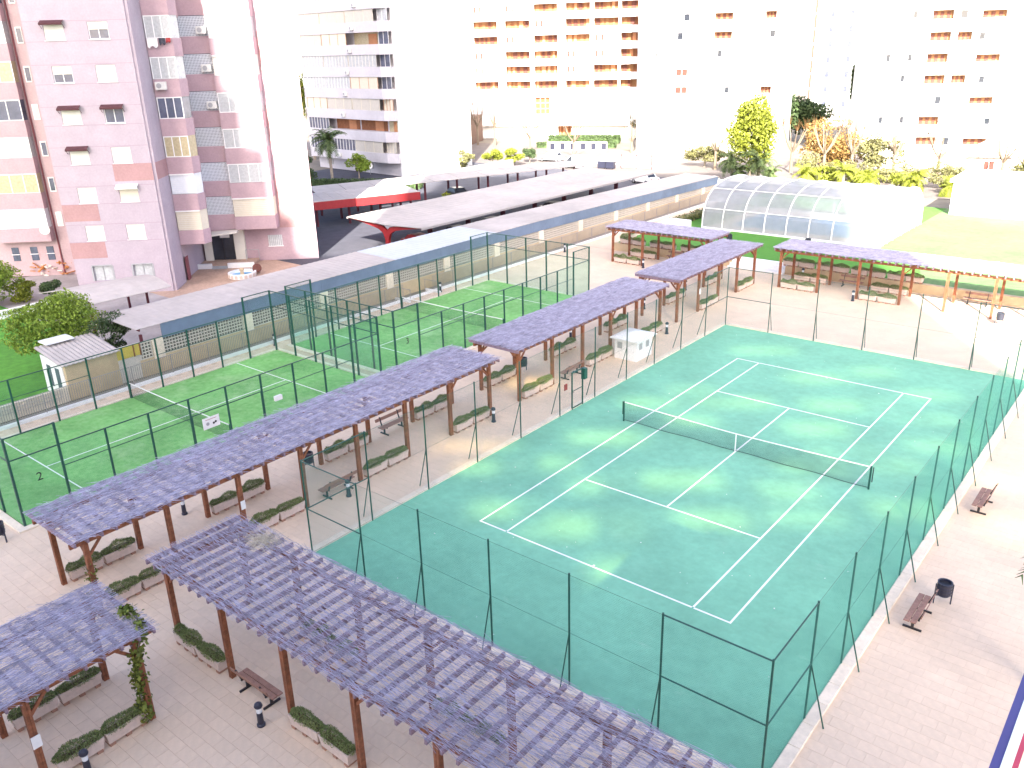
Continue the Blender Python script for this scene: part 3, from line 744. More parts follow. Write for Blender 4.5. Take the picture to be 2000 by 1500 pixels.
for fx in (-0.5, -0.02, 0.46): MB().box(fx-0.07, fx+0.09, -0.16, 0.16, 0, 0.105).build('foot', M['pot_foot'], pl)
def hedge_mesh(seed, L=0.67, W=0.26, H=0.38, n=3000):
    rs = np.random.default_rng(seed); t = rs.uniform(-1, 1, n); a = rs.uniform(0, math.pi, n); rr = rs.uniform(0.55, 1.0, n)**0.5
    prof = (1-np.abs(t)**6)**0.5*(0.86+0.14*np.sin(t*4+seed))
    P = np.stack([t*L, np.cos(a)*W*rr*prof*1.05, np.sin(a)*H*rr*prof*(0.92+0.1*np.sin(t*5.3+seed*2))], 1)
    P += rs.normal(size=P.shape)*0.014
    V, F = leaves(P, 0.030, rs, 0.32, 0.0, (0, 0, 0.9))
    return npmesh('foliage', V, F, M['hedge'])
HM = [hedge_mesh(k) for k in range(4)]
def stem_mesh():
    mb = MB(); rs = random.Random(5)
    for k in range(7):
        x = -0.5+k*0.166; mb.tube((x, 0, -0.12), (x+rs.uniform(-.06,.06), rs.uniform(-.08,.08), 0.2), 0.008, 4)
    return mb.mesh('stem', M['bark'])
SMS = stem_mesh()
usedp = []; hcount = [0]
def planter(x, y, rz, where, z=0.0):
    place(pl, usedp, (x, y, z), rz, 'pale concrete planter, %s' % where, 'concrete planters')
    h = thing('hedge_plant', 'hedge plant in planter, %s' % where, 'plant', (x, y, z+0.43), rz, 'planter hedges')
    k = hcount[0]; hcount[0] += 1
    f = link('foliage', HM[k % 4], h); r_ = random.Random(k); f.scale = (1, r_.uniform(0.85, 1.1), r_.uniform(0.8, 1.1))
    link('stem', SMS, h)
def pair(x, y, rz, where, ends=('nearer', 'farther'), z=0.0):
    dx, dy = math.cos(rz)*0.66, math.sin(rz)*0.66; j = random.Random(int(x*31+y*17)).uniform(-0.03, 0.03)
    planter(x-dx, y-dy, rz+j, ends[0]+' of pair, '+where, z); planter(x+dx, y+dy, rz-j*0.7, ends[1]+' of pair, '+where, z)
nA = ['first', 'third', 'fifth', 'seventh']
for k, y in enumerate((-22.93, -16.93, -10.86, -4.93)):
    pair(-14.92, y, H, 'padel side of long pergola, %s bay' % nA[k])
    pair(-12.2, y+0.03, H, 'tennis side of long pergola, %s bay' % nA[k])
for k, y in enumerate((0.6, 6.8, 12.9)):
    bay = ('first', 'third', 'fifth')[k]
    pair(-14.88, y, H, 'padel side of middle pergola, %s bay' % bay)
    pair(-12.15, y, H, 'tennis side of middle pergola, %s bay' % bay)
for k, y in enumerate((21.0, 27.0)):
    bay = ('second', 'fourth')[k]
    pair(-14.85, y, H, 'padel side, pergola beyond kiosk, %s bay' % bay)
    pair(-12.12, y, H, 'tennis side, pergola beyond kiosk, %s bay' % bay)
lr = ('left', 'right')
pair(-23.95, 28.9, 0, 'in the front of the far left pergola', lr); pair(-23.95, 31.64, 0, 'at the back of the far left pergola', lr)
pair(-8.55, 28.72, 0, 'front of far right pergola, first bay', lr); pair(-8.6, 31.5, 0, 'back of far right pergola, first bay', lr)
pair(-2.58, 28.72, 0, 'front of far right pergola, third bay', lr); pair(-2.6, 31.5, 0, 'back of far right pergola, third bay', lr)
for k in range(3): pair(-25.9+k*3.15, WY+0.22, 0, 'wall behind far left pergola, %s from left' % ORD[k], lr, LZ+0.03)
for k in range(4): pair(-10.2+k*2.75, WY+0.22, 0, 'wall behind far right pergola, %s from left' % ORD[k], lr, LZ+0.03)
pair(-27.55, 34.9, H, 'on the left edge of the pool lawn', z=LZ)
pair(-7.2, -23.6, 0, 'front of near see-through pergola, first bay', lr); pair(-1.1, -23.6, 0, 'front of near see-through pergola, third bay', lr)
pair(-4.1, -20.85, 0, 'back of near see-through pergola, second bay', lr); pair(1.9, -20.85, 0, 'back of near see-through pergola, fourth bay', lr)
pair(-8.62, -27.5, H, 'under the bottom left pergola, far side'); pair(-5.95, -27.45, H, 'under the bottom left pergola, ivy side')
pair(-12.2+0.0, -25.9+0.0, H, 'past the near end of the long pergola') if False else None

# ------------------------------------------------------------------ benches
bn = thing('bench', 'x', 'bench', (0,0,0), 0, 'slatted wooden benches')
for k in range(2): MB().bevbox(-0.9, 0.9, -0.19+k*0.2, -0.01+k*0.2, 0.415, 0.455, 0.008).build('seat_slat', M['bench'], bn)
b = MB(); b.beam((-0.9, 0.335, 0.74), (0.9, 0.335, 0.74), 0.16, 0.035, (0, -0.97, 0.25)); b.build('back_slat', M['bench'], bn)
for sx in (-0.6, 0.6):
    mb = MB()
    mb.beam((sx, -0.24, 0.03), (sx, 0.34, 0.03), 0.06, 0.06); mb.beam((sx, 0.05, 0.05), (sx, 0.05, 0.40), 0.05, 0.09, (0, 1, 0))
    mb.beam((sx, -0.2, 0.395), (sx, 0.24, 0.395), 0.045, 0.05); mb.beam((sx, 0.2, 0.38), (sx, 0.36, 0.86), 0.045, 0.05, (0, 1, 0))
    mb.build('leg', M['black'], bn)
usedb = []
for x, y, rz, lab in ((-14.92, -7.75, H, 'under the long pergola on the padel side'), (-12.2, -13.75, -H, 'under the long pergola behind the fence corner'),
                      (-12.1, 3.7, -H, 'under the middle pergola near the tennis gate'), (-20.8, 31.8, 0, 'at the back of the far left pergola'),
                      (-5.55, 31.75, 0, 'at the back of the far right pergola, in shade'), (3.35, 31.7, 0, 'under the far right pergola, in the sunshine'),
                      (-4.15, -23.5, R(180), 'under the near see-through pergola beside a bollard'), (10.25, -8.0, -H, 'on the right walkway next to the litter bin'), (10.2, 1.2, -H, 'on the right walkway, farther from the litter bin')):
    place(bn, usedb, (x, y, 0), rz, 'brown slatted wooden bench ' + lab, 'slatted wooden benches')

# ------------------------------------------------------------------ bollard lamps
bo = thing('bollard_lamp', 'x', 'lamp', (0,0,0), 0, 'bollard lamps')
MB().lathe([(0.125, 0), (0.125, 0.06), (0.095, 0.09), (0.085, 0.48)], 14).build('column', M['navy'], bo)
MB().lathe([(0.08, 0.48), (0.08, 0.66)], 14).build('lens', M['lens'], bo)
MB().lathe([(0.11, 0.66), (0.125, 0.70), (0.10, 0.78), (0.04, 0.82)], 14).build('cap', M['navy'], bo)
usedl = []
for x, y, lab in ((-3.1, -24.25, 'next to the bench of the near see-through pergola'), (-5.35, -28.2, 'at the bottom edge beside the ivy pergola'), (-15.95, -18.9, 'between the long pergola and the nearer padel court'),
                  (-11.5, -13.7, 'by the near left corner of the tennis fence'), (-11.5, -3.95, 'at the far end of the long pergola'), (-16.0, 9.2, 'behind the middle pergola hedge'),
                  (-31.3, 12.9, 'on the path behind the farther padel court'), (-31.2, 29.6, 'on the far path by the railing'), (-31.3, -2.95, 'on the path where the two padel courts meet'),
                  (-11.4, 13.7, 'between the white kiosk and the tennis fence corner'), (-21.98, 28.3, 'in front of the far left pergola'), (-4.1, 28.0, 'in front of the far right pergola'), (-15.6, 17.8, 'between the middle and far pergolas'),
                  (-9.6, 32.4, 'behind the far right pergola against the lawn wall'), (-15.6, 24.0, 'behind the pergola beyond the kiosk')):
    place(bo, usedl, (x, y, 0), 0, 'short dark bollard lamp with pale ring ' + lab, 'bollard lamps')

# ------------------------------------------------------------------ litter bins
bi = thing('litter_bin', 'x', 'bin', (0,0,0), 0, 'round litter bins')
mb = MB(); mb.lathe([(0.20, 0.36), (0.225, 0.40), (0.235, 0.82), (0.245, 0.86), (0.20, 0.86), (0.19, 0.45)], 16); mb.build('drum', M['navy'], bi)
MB().lathe([(0.19, 0.46), (0.19, 0.47)], 16).build('inner_floor', M['tyre'], bi)
for k in range(3): 
    MB().lathe([(0.238, 0.5+k*0.13), (0.244, 0.51+k*0.13), (0.238, 0.52+k*0.13)], 16).build('hoop', M['black'], bi)
for sx in (-1, 1): MB().beam((sx*0.27, 0, 0), (sx*0.27, 0, 0.78), 0.05, 0.03).build('leg', M['navy'], bi)
MB().beam((-0.27, 0, 0.33), (0.27, 0, 0.33), 0.04, 0.03).build('crossbar', M['navy'], bi)
usedi = []
for x, y, z, rz, lab in ((-14.95, -13.1, 0, H, 'under the long pergola behind the fence corner'), (-14.8, 2.7, 0, H, 'under the middle pergola on the padel side'), (-20.0, -24.6, 0, 0.4, 'at the near corner of the nearer padel court'),
                     (10.7, -6.6, 0, 0.5, 'on the right walkway next to a bench'), (-18.9, 38.3, LZ, 0, 'on the lawn behind the far left pergola'), (-12.3, 40.2, LZ, 0, 'on the lawn in front of the clear dome'), (5.6, 27.6, 0, 0.3, 'in the sunshine by the far right pergola')):
    place(bi, usedi, (x, y, z), rz, 'round dark litter bin on two legs ' + lab, 'round litter bins')

# ------------------------------------------------------------------ white kiosk
k = thing('service_kiosk', 'small white kiosk with pyramid roof and louvred vents by the tennis fence', 'kiosk', (-10.95, 8.75, 0))
MB().box(-0.78, 0.78, -0.9, 0.9, 0, 1.28).build('wall', M['white'], k)
mb = MB(); mb.v = [(-1,-1.12,1.28),(1,-1.12,1.28),(1,1.12,1.28),(-1,1.12,1.28),(-1,-1.12,1.36),(1,-1.12,1.36),(1,1.12,1.36),(-1,1.12,1.36),(0,-0.15,1.62),(0,0.15,1.62)]
mb.f = [(3,2,1,0),(0,1,5,4),(1,2,6,5),(2,3,7,6),(3,0,4,7),(4,5,8),(5,6,9,8),(6,7,9),(7,4,8,9)]
mb.build('roof', M['white'], k)
for x in (-0.4,):
    v = MB().box(x-0.17, x+0.17, -0.925, -0.9, 0.68, 1.08).build('vent', M['vent'], k)
    for j in range(6): MB().box(x-0.15, x+0.15, -0.94, -0.924, 0.71+j*0.06, 0.74+j*0.06).build('louvre', M['grey'], v)
for y in (-0.45, 0.35):
    v = MB().box(0.78, 0.805, y-0.17, y+0.17, 0.68, 1.08).build('vent', M['vent'], k)
    for j in range(6): MB().box(0.804, 0.82, y-0.15, y+0.15, 0.71+j*0.06, 0.74+j*0.06).build('louvre', M['grey'], v)
v = MB().box(0.25, 0.6, -0.925, -0.9, 0.1, 1.1).build('door', M['white'], k)
MB().box(0.56, 0.58, -0.95, -0.924, 0.55, 0.65).build('handle', M['grey'], v)
# ------------------------------------------------------------------ perimeter wall, railing and long canopy on the left
Y0, Y1 = -11.3, 64.0
pw = thing('perimeter_wall', 'beige perimeter wall with pierced lattice blocks below the long canopy', 'wall', (0, 0, 0))
MB().box(-33.2, -33.0, Y0, Y1, -0.02, 1.05).build('wall_base', M['wallbg'], pw)
MB().box(-33.2, -33.14, Y0, Y1, 1.05, 2.12).build('hollow_backing', M['hollow'], pw)  # dark sheet, shade of the lattice hollows put into its colour
mb = MB(); y = Y0
while y < Y1: mb.box(-33.10, -33.0, y, y+0.055, 1.05, 2.08); y += 0.2
for k in range(6): mb.box(-33.097, -33.003, Y0, Y1, 1.05+k*0.2, 1.105+k*0.2)
mb.build('lattice_blocks', M['latt'], pw, kind='stuff')
for k in range(12):
    y = -10.4+6.4*k; MB().box(-33.12, -32.94, y, y+0.7, 0.9, 2.1).build('pilaster', M['kerb'], pw)
kb = MB().bevbox(-31.95, -31.72, -40, 64, -0.03, 0.17, 0.02).build('white_kerb', M['white']); tag(kb, 'long white kerb under the grey railing along the left path', 'kerb')
rg = thing('railing', 'grey vertical bar railing along the left path', 'railing', (-31.83, 0, 0.17))
mb = MB(); y = -40.0
while y < 63.5:
    if not (9.4 < y < 12.6): mb.box(-0.011, 0.011, y-0.011, y+0.011, 0.1, 1.12)
    y += 0.125
mb.build('bars', M['bars'], rg, kind='stuff')
for a, b in ((-40, 9.4), (12.6, 63.5)):
    for z in (0.1, 1.12): MB().beam((0, a, z), (0, b, z), 0.035, 0.03).build('rail', M['bars'], rg)
for k in range(42):
    y = -40+2.5*k
    if y < 63.5 and not (9.4 < y < 12.6): MB().box(-0.025, 0.025, y-0.025, y+0.025, 0, 1.16).build('post', M['bars'], rg)
# ramp landing in the gap
rp = thing('ramp_rail', 'short grey handrail and ramp kerb in the gap of the left railing', 'railing', (-31.5, 11.0, 0))
for yy in (-1.5, 1.5):
    MB().tube((-1.2, yy, 0.95), (0.35, yy, 0.95), 0.025, 6).build('handrail', M['bars'], rp)
    for xx in (-1.1, 0.3): MB().tube((xx, yy, 0), (xx, yy, 0.95), 0.022, 6).build('post', M['bars'], rp)
MB().box(-1.2, 0.4, -1.75, -1.55, 0, 0.15).build('kerb', M['white'], rp); MB().box(-1.2, 0.4, 1.55, 1.75, 0, 0.15).build('kerb', M['white'], rp)

c1 = thing('long_canopy', 'long parking canopy with pale sheets and slate blue fascia behind the padel courts', 'canopy', (0, 0, 0))
def zt(y): return 3.0 - 0.45*max(0, (y-28)/36)
nseg = 25; seg = (Y1-Y0)/nseg
for k in range(nseg):
    ya, yb = Y0+seg*k+0.012, Y0+seg*(k+1)-0.012; zc = zt((ya+yb)/2)
    mb = MB(); yy = ya; i = 0; m = 12
    w_ = (yb-ya)/m
    for i in range(m+1):
        yv = ya+w_*i; zz = zt(yv)+(0.014 if i % 2 else -0.006)
        mb.v += [(-37.3, yv, zz+0.12), (-32.86, yv, zz+0.02), (-37.3, yv, zz+0.09), (-32.86, yv, zz-0.01)]
    for i in range(m):
        a = 4*i; mb.f += [(a, a+1, a+5, a+4), (a+2, a+6, a+7, a+3), (a+1, a+3, a+7, a+5), (a, a+4, a+6, a+2)]
    mb.build('roof_sheet', M['sheetn'] if 10.5 < (ya+yb)/2 < 21 else M['sheet'], c1)
for k in range(12):
    ya = Y0+1.6+(Y1-Y0-1.6)/12*k; yb = ya+(Y1-Y0-1.6)/12-0.01
    mb = MB(); za, zb = zt(ya), zt(yb)
    mb.v = [(-32.92, ya, za-0.92), (-32.92, yb, zb-0.92), (-32.92, yb, zb-0.02), (-32.92, ya, za-0.02), (-32.98, ya, za-0.92), (-32.98, yb, zb-0.92), (-32.98, yb, zb-0.02), (-32.98, ya, za-0.02)]
    mb.f = [(0,1,2,3), (5,4,7,6), (4,5,1,0), (3,2,6,7), (1,5,6,2), (4,0,3,7)]
    mb.build('fascia_panel', M['fascia'], c1)
for k in range(13): MB().box(-33.45, -33.3, Y0+0.4+6.2*k, Y0+0.55+6.2*k, 0, 2.5).build('column', M['darkst'], c1)
for k in range(13):
    yy = Y0+0.48+6.2*k; MB().beam((-33.4, yy, zt(yy)-0.22), (-37.2, yy, zt(yy)-0.1), 0.08, 0.18).build('bracket', M['darkst'], c1)

# ------------------------------------------------------------------ shed, low wall, yellow panel
sh = thing('shed', 'small beige shed with corrugated grey roof and white front at the left wall', 'shed', (-34.2, -14.2, 0))
MB().box(-1.5, 1.35, -1.5, 1.5, 0, 2.05).build('wall', M['wallbg'], sh)
mb = MB(); m = 26
for i in range(m+1):
    yv = -1.7+3.4*i/m; zz = 0.035 if i % 2 else -0.02
    mb.v += [(-1.75, yv, 2.62+zz), (1.5, yv, 2.12+zz), (-1.75, yv, 2.58+zz), (1.5, yv, 2.08+zz)]
for i in range(m):
    a = 4*i; mb.f += [(a, a+1, a+5, a+4), (a+2, a+6, a+7, a+3), (a+1, a+3, a+7, a+5), (a, a+4, a+6, a+2)]
mb.build('roof', M['sheet'], sh)
f = MB().box(-1.52, 1.1, -1.56, -1.5, 0.0, 2.2).build('front_panel', M['white'], sh)
for x in (-0.9, 0.15): MB().box(x, x+0.5, -1.58, -1.555, 0.5, 1.75).build('window', M['pane'], sh)
MB().box(-2.3, -1.2, -1.2, 0.4, 2.7, 2.78).build('white_slab', M['white'], sh)
lw_ = thing('low_wall', 'low wall with lattice blocks left of the shed', 'wall', (0, 0, 0))
MB().box(-33.1, -32.9, -46, -15.75, -0.02, 0.85).build('wall_base', M['kerb'], lw_)
mb = MB(); y = -30.0
while y < -16.2: mb.box(-32.9, -32.86, y, y+0.05, 0.35, 0.85); y += 0.2
for q in range(3): mb.box(-32.9, -32.855, -30, -16.2, 0.35+q*0.22, 0.4+q*0.22)
mb.build('lattice_blocks', M['latt'], lw_, kind='stuff')
yp = thing('yellow_panel', 'yellow boarded panel in a wooden frame at the end of the lattice wall', 'panel', (-32.97, -11.95, 0))
MB().box(-0.05, 0, -0.75, 0.75, 1.45, 2.15).build('board', M['yellow'], yp)
for a in (-0.75, 0.35, 0.75): MB().box(0, 0.025, a-0.04, a+0.04, 1.42, 2.2).build('frame_bar', M['wood'], yp)
MB().box(-0.14, -0.05, -0.8, 0.8, 0, 2.18).build('support_wall', M['latt'], yp)

# ------------------------------------------------------------------ trees
def crown_mesh(name, blobs, n, size, m, seed, asp=0.5):
    rs = np.random.default_rng(seed); P = []
    vol = np.array([b[3]*b[4]*b[5] for b in blobs]); cnt = (n*vol**0.7/np.sum(vol**0.7)).astype(int)
    for (x, y, z, rx, ry, rz), c in zip(blobs, cnt):
        d = rs.normal(size=(c,3)); d /= np.linalg.norm(d, axis=1, keepdims=True)
        r = rs.uniform(0.35, 1.0, c)**0.33
        lump = 1+0.16*np.sin(d[:,0]*5+x)*np.cos(d[:,1]*6+y)+0.12*np.sin(d[:,2]*7+z*3)
        r = r*lump
        P.append(np.array([x,y,z]) + d*r[:,None]*np.array([rx,ry,rz]))
    P = np.concatenate(P)
    V, F = leaves(P, size, rs, asp)
    return npmesh(name, V, F, m)
def clumps(rs, c, r, k, br=(0.3, 0.5)):
    """k leaf clumps spread over an ellipsoid"""
    out = []
    for i in range(k):
        d = rs.normal(size=3); d /= np.linalg.norm(d); q = rs.uniform(0.45, 0.85)
        b = rs.uniform(*br)
        out.append((c[0]+d[0]*r[0]*q, c[1]+d[1]*r[1]*q, c[2]+d[2]*r[2]*q, r[0]*b, r[1]*b, r[2]*b*0.85))
    return out
def tree(label, loc, c, r, k, n, size, m, seed, trunk=0.14, name='tree', group=None, th=None):
    rs = np.random.default_rng(seed); o = thing(name, label, 'tree', loc, 0, group)
    bl = clumps(rs, c, r, k); link('crown', crown_mesh('crown', bl, n, size, m, seed), o)
    mb = MB(); top = th or (c[2]-r[2]*0.45); mb.tube((0,0,-0.05), (0.03,0.02,top*0.55), trunk, 8, trunk*0.8); mb.tube((0.03,0.02,top*0.55), (c[0]*0.5, c[1]*0.5, top), trunk*0.8, 8, trunk*0.6)
    for b in bl[:9]: mb.tube((c[0]*0.4, c[1]*0.4, top*0.9), (b[0], b[1], b[2]), trunk*0.4, 5, 0.015)
    mb.build('trunk', M['bark'], o)
    return o
tree('broad leafy green tree in front of the long canopy end, over the lawn', (-38.4, -13.5, 0), (0, 0, 3.1), (2.2, 2.75, 1.75), 34, 15000, 0.085, M['leaf'], 11)
tree('small dark tree between the broad tree and the canopy corner', (-36.2, -11.4, 0), (0, 0, 2.0), (1.1, 1.7, 1.25), 14, 4200, 0.08, M['leafdk'], 12, 0.08)
tree('dark bushy tree at the left edge in front of the pink building', (-58.5, -10.6, 0), (0, 0, 2.0), (2.7, 2.5, 2.0), 22, 8000, 0.10, M['leaf'], 13)
tree('low yellowish shrub beside the dark bushy tree, near the white wall', (-57.6, -8.0, 0), (0, 0, 0.9), (1.1, 1.2, 0.8), 10, 2600, 0.09, M['leafyl'], 14, 0.06)
tree('dark round shrub behind the near carport', (-56.0, -6.2, 0), (0, 0, 0.9), (0.9, 0.9, 0.9), 9, 2200, 0.085, M['leafdk'], 15, 0.06)

# small carport by the pink building
cp = thing('carport', 'small open carport with pale sheet roof beside the pink building', 'carport', (0, 0, 0))
c4 = [Vector((-48.8, -10.0, 0)), Vector((-42.6, -9.1, 0)), Vector((-42.3, -3.5, 0)), Vector((-47.6, -3.3, 0))]
for k in range(10):                                   # gently vaulted roof in ten strips
    mb = MB(); z_ = lambda t: 2.46+0.42*math.sin(math.pi*t)
    for t in (k/10+0.001, (k+1)/10-0.001):
        a = c4[0].lerp(c4[1], t); b = c4[3].lerp(c4[2], t)
        for q in (a, b): mb.v += [(q.x, q.y, z_(t)), (q.x, q.y, z_(t)+0.05)]
    mb.f = [(0,2,6,4),(1,5,7,3),(0,4,5,1),(2,3,7,6),(0,1,3,2),(4,6,7,5)]
    mb.build('roof_sheet', M['sheet'], cp)
for x, y in ((-44.2, -8.7), (-44.2, -4.5), (-46.9, -4.6)): MB().box(x-0.07, x+0.07, y-0.07, y+0.07, 0, 2.56).build('column', M['darkst'], cp)
MB().beam((-44.2, -9.0, 2.5), (-44.2, -3.8, 2.5), 0.08, 0.12).build('beam', M['darkst'], cp)
# white garden walls and lamp
tag(MB().box(-53.6, -49.6, -8.0, -7.6, -0.02, 0.75).build('garden_wall', M['white']), 'low white garden wall between the shrubs and the near carport', 'wall')
tag(MB().box(-54.0, -53.62, -13.5, -7.6, -0.02, 0.6).build('garden_wall', M['white']), 'low white garden wall at the left edge beside the lawn', 'wall')
gp = thing('marker_post', 'white rounded marker post beside the dark round shrub', 'post', (-52.4, -5.0, 0))
MB().lathe([(0.24, 0), (0.26, 0.3), (0.26, 1.1), (0.2, 1.35), (0.08, 1.45)], 12).build('body', M['white'], gp)

# fountain
fo = thing('fountain', 'round blue tiled fountain basin with stone centre before the pink building entrance', 'fountain', (-49.3, 6.9, 0))
mb = MB().lathe([(1.15, 0), (1.2, 0.35), (1.2, 0.42), (1.05, 0.42), (1.02, 0.15)], 22); mb.build('basin', M['white'], fo)
MB().lathe([(1.02, 0.12), (1.02, 0.16)], 22).build('tiled_floor', M['blueti'], fo)
MB().lathe([(0.18, 0.14), (0.15, 0.5), (0.24, 0.6), (0.12, 0.75)], 10).build('spout', M['wallbg'], fo)
k = 18
for i in range(k):
    a = 2*math.pi*i/k; b = MB().cbox((0,0,0.2), (0.02, 0.26, 0.3)).build('tile', M['plant_pot'], fo); b.location = (1.185*math.cos(a), 1.185*math.sin(a), 0); b.rotation_euler = (0, 0, a)
ur = thing('urn', 'large tipped white urn beside the fountain', 'urn', (-49.3, 8.4, 0))
b = MB().lathe([(0.2, -0.5), (0.36, -0.3), (0.42, 0.1), (0.36, 0.4), (0.3, 0.5)], 14).build('body', M['white'], ur); b.location = (0, 0, 0.42); b.rotation_euler = (R(75), 0, R(60))
b = MB().lathe([(0.33, 0.48), (0.40, 0.52), (0.33, 0.56)], 14).build('rim', M['brownd'], ur); b.location = (0, 0, 0.42); b.rotation_euler = (R(75), 0, R(60))

# ------------------------------------------------------------------ car park canopies
c2 = thing('car_park_canopy', 'wide middle car park canopy on red Y-shaped columns', 'canopy', (0, 0, 0))
ya, yb = 20.0, 61.0; n2 = 14
for k in range(n2):
    a = ya+(yb-ya)*k/n2+0.01; b = ya+(yb-ya)*(k+1)/n2-0.01; m = 8
    mb = MB()
    for i in range(m+1):
        yv = a+(b-a)*i/m; zz = 0.012 if i % 2 else -0.006
        for x, z in ((-50.4, 3.0), (-45.3, 2.74), (-40.2, 2.92)): mb.v += [(x, yv, z+zz), (x, yv, z+zz-0.05)]
    for i in range(m):
        q = 6*i
        for j in (0, 2): mb.f += [(q+j, q+j+2, q+j+8, q+j+6), (q+j+1, q+j+7, q+j+9, q+j+3)]
        mb.f += [(q, q+6, q+7, q+1), (q+4, q+5, q+11, q+10)]
    mb.build('roof_sheet', M['sheet'], c2)
MB().box(-40.24, -40.16, ya, yb, 2.72, 2.88).build('gutter', M['bars'], c2); MB().box(-50.44, -50.36, ya, yb, 2.8, 2.96).build('gutter', M['bars'], c2)
def ycol(x, y, o, m):
    """Y-shaped plate column: stem and two curved, tapering arms"""
    half = [(0.20, 0), (0.23, 1.3), (0.5, 1.85), (1.05, 2.17), (2.2, 2.42), (3.6, 2.62), (4.8, 2.76), (4.85, 2.84), (3.2, 2.76), (1.4, 2.62), (0.5, 2.48), (0.0, 2.1)]
    pts = [(x-a, b) for a, b in half] + [(x+a, b) for a, b in reversed(half[:-1])]
    n = len(pts); mb = MB()
    for yy in (y-0.14, y+0.14): mb.v += [(a, yy, b) for a, b in pts]
    k = len(half)
    for s in (0, n):
        for i in range(k-2):
            pass
    # caps as strips between lower and upper outline of each arm
    def L(i): return i
    low = list(range(0, 7)); up = [11, 10, 10, 9, 9, 8, 7]
    for off in (0, n):
        for i in range(6):
            q = [low[i], low[i+1], up[i+1], up[i]]; q = [a for t, a in enumerate(q) if a not in q[:t]]
            mb.f.append(tuple(off+a for a in q))
            r_ = [n-1-a if a != 11 else 11 for a in q]; mb.f.append(tuple(off+a for a in reversed(r_)))
        mb.f.append((off+0, off+11, off+n-1))
    for i in range(n):
        j = (i+1) % n; mb.f.append((i, j, n+j, n+i))
    mb.build('column', m, o)
for k in range(8): ycol(-45.3, ya+0.5+5.7*k, c2, M['redst'] if k == 0 else M['darkst'])
def slope_canopy(name, label, pts, z, m_roof, fas=None, cols=5, mcol=None):
    """pts: front a, front b, back b, back a"""
    o = thing(name, label, 'canopy', (0, 0, 0)); n = 10
    A, B, C, D = [Vector((*p, 0)) for p in pts]
    for k in range(n):
        t0, t1 = k/n+0.001, (k+1)/n-0.001
        q = [A.lerp(B, t0), A.lerp(B, t1), D.lerp(C, t1), D.lerp(C, t0)]
        mb = MB(); mb.v = [(p.x, p.y, z+(0.12 if i > 1 else 0)) for i, p in enumerate(q)] + [(p.x, p.y, z+0.06+(0.12 if i > 1 else 0)) for i, p in enumerate(q)]
        mb.f = [(3,2,1,0),(4,5,6,7),(0,1,5,4),(1,2,6,5),(2,3,7,6),(3,0,4,7)]
        mb.build('roof_sheet', m_roof, o)
    if fas:
        for P, Q in ((A, B), (B, C)):
            mb = MB().beam((P.x, P.y, z-0.42), (Q.x, Q.y, z-0.42), 0.06, 0.86); mb.build('fascia', fas, o)
    for k in range(cols+1):
        for P, Q in ((A.lerp(D, 0.3), B.lerp(C, 0.3)), (A.lerp(D, 0.92), B.lerp(C, 0.92))):
            p = P.lerp(Q, (k+0.15)/(cols+0.3)); MB().box(p.x-0.1, p.x+0.1, p.y-0.1, p.y+0.1, 0, z).build('column', mcol or M['darkst'], o)
    return o
slope_canopy('car_park_canopy', 'rear car park canopy running diagonally towards the street', [(-65.4, 28.4), (-52.4, 63.4), (-57.0, 65.6), (-70.3, 31.0)], 2.75, M['sheet'], None, 8)
slope_canopy('red_canopy', 'short car park canopy with deep red fascia', [(-60.2, 23.8), (-55.2, 34.9), (-60.4, 37.2), (-65.2, 26.2)], 2.95, M['sheet'], M['redst'], 3)
# low white wall behind the rear canopy, hedge in front of the white block
tag(MB().box(-74.5, -74.2, 34, 75, -0.02, 1.1).build('boundary_wall', M['white']), 'long low white wall behind the rear car park canopy', 'wall')
def hedge(label, x0, x1, y0, y1, h, m, n, seed, size=0.12, z0=0.0, rz=0.0):
    rs = np.random.default_rng(seed); P = np.stack([rs.uniform(x0, x1, n), rs.uniform(y0, y1, n), rs.uniform(0.05, 1, n)**0.6*h], 1)
    # push most leaves to the faces
    s = rs.integers(0, 4, n); P[s == 0, 2] = h*rs.uniform(0.85, 1.03, (s == 0).sum()); P[s == 1, 1] = y0+rs.uniform(-.05, .1, (s == 1).sum()); P[s == 2, 0] = x1+rs.uniform(-.1, .05, (s == 2).sum())
    c = np.array([(x0+x1)/2, (y0+y1)/2, 0]); V, F = leaves(P-c, size, rs, 0.55)
    o = thing('hedge', label, 'hedge', (c[0], c[1], z0), rz)
    link('foliage', npmesh('foliage', V, F, m), o)
    MB().box(x0-c[0]+0.12, x1-c[0]-0.12, y0-c[1]+0.12, y1-c[1]-0.12, 0, h-0.15).build('core', M['leafdk'], o)
hedge('clipped dark green hedge behind the rear canopy, before the white block', -11, 11, -0.6, 0.6, 1.3, M['leafdk'], 5200, 21, 0.14)
bpy.data.objects['hedge'].location = (-80.5, 45.5, 0); bpy.data.objects['hedge'].rotation_euler = (0, 0, R(28))

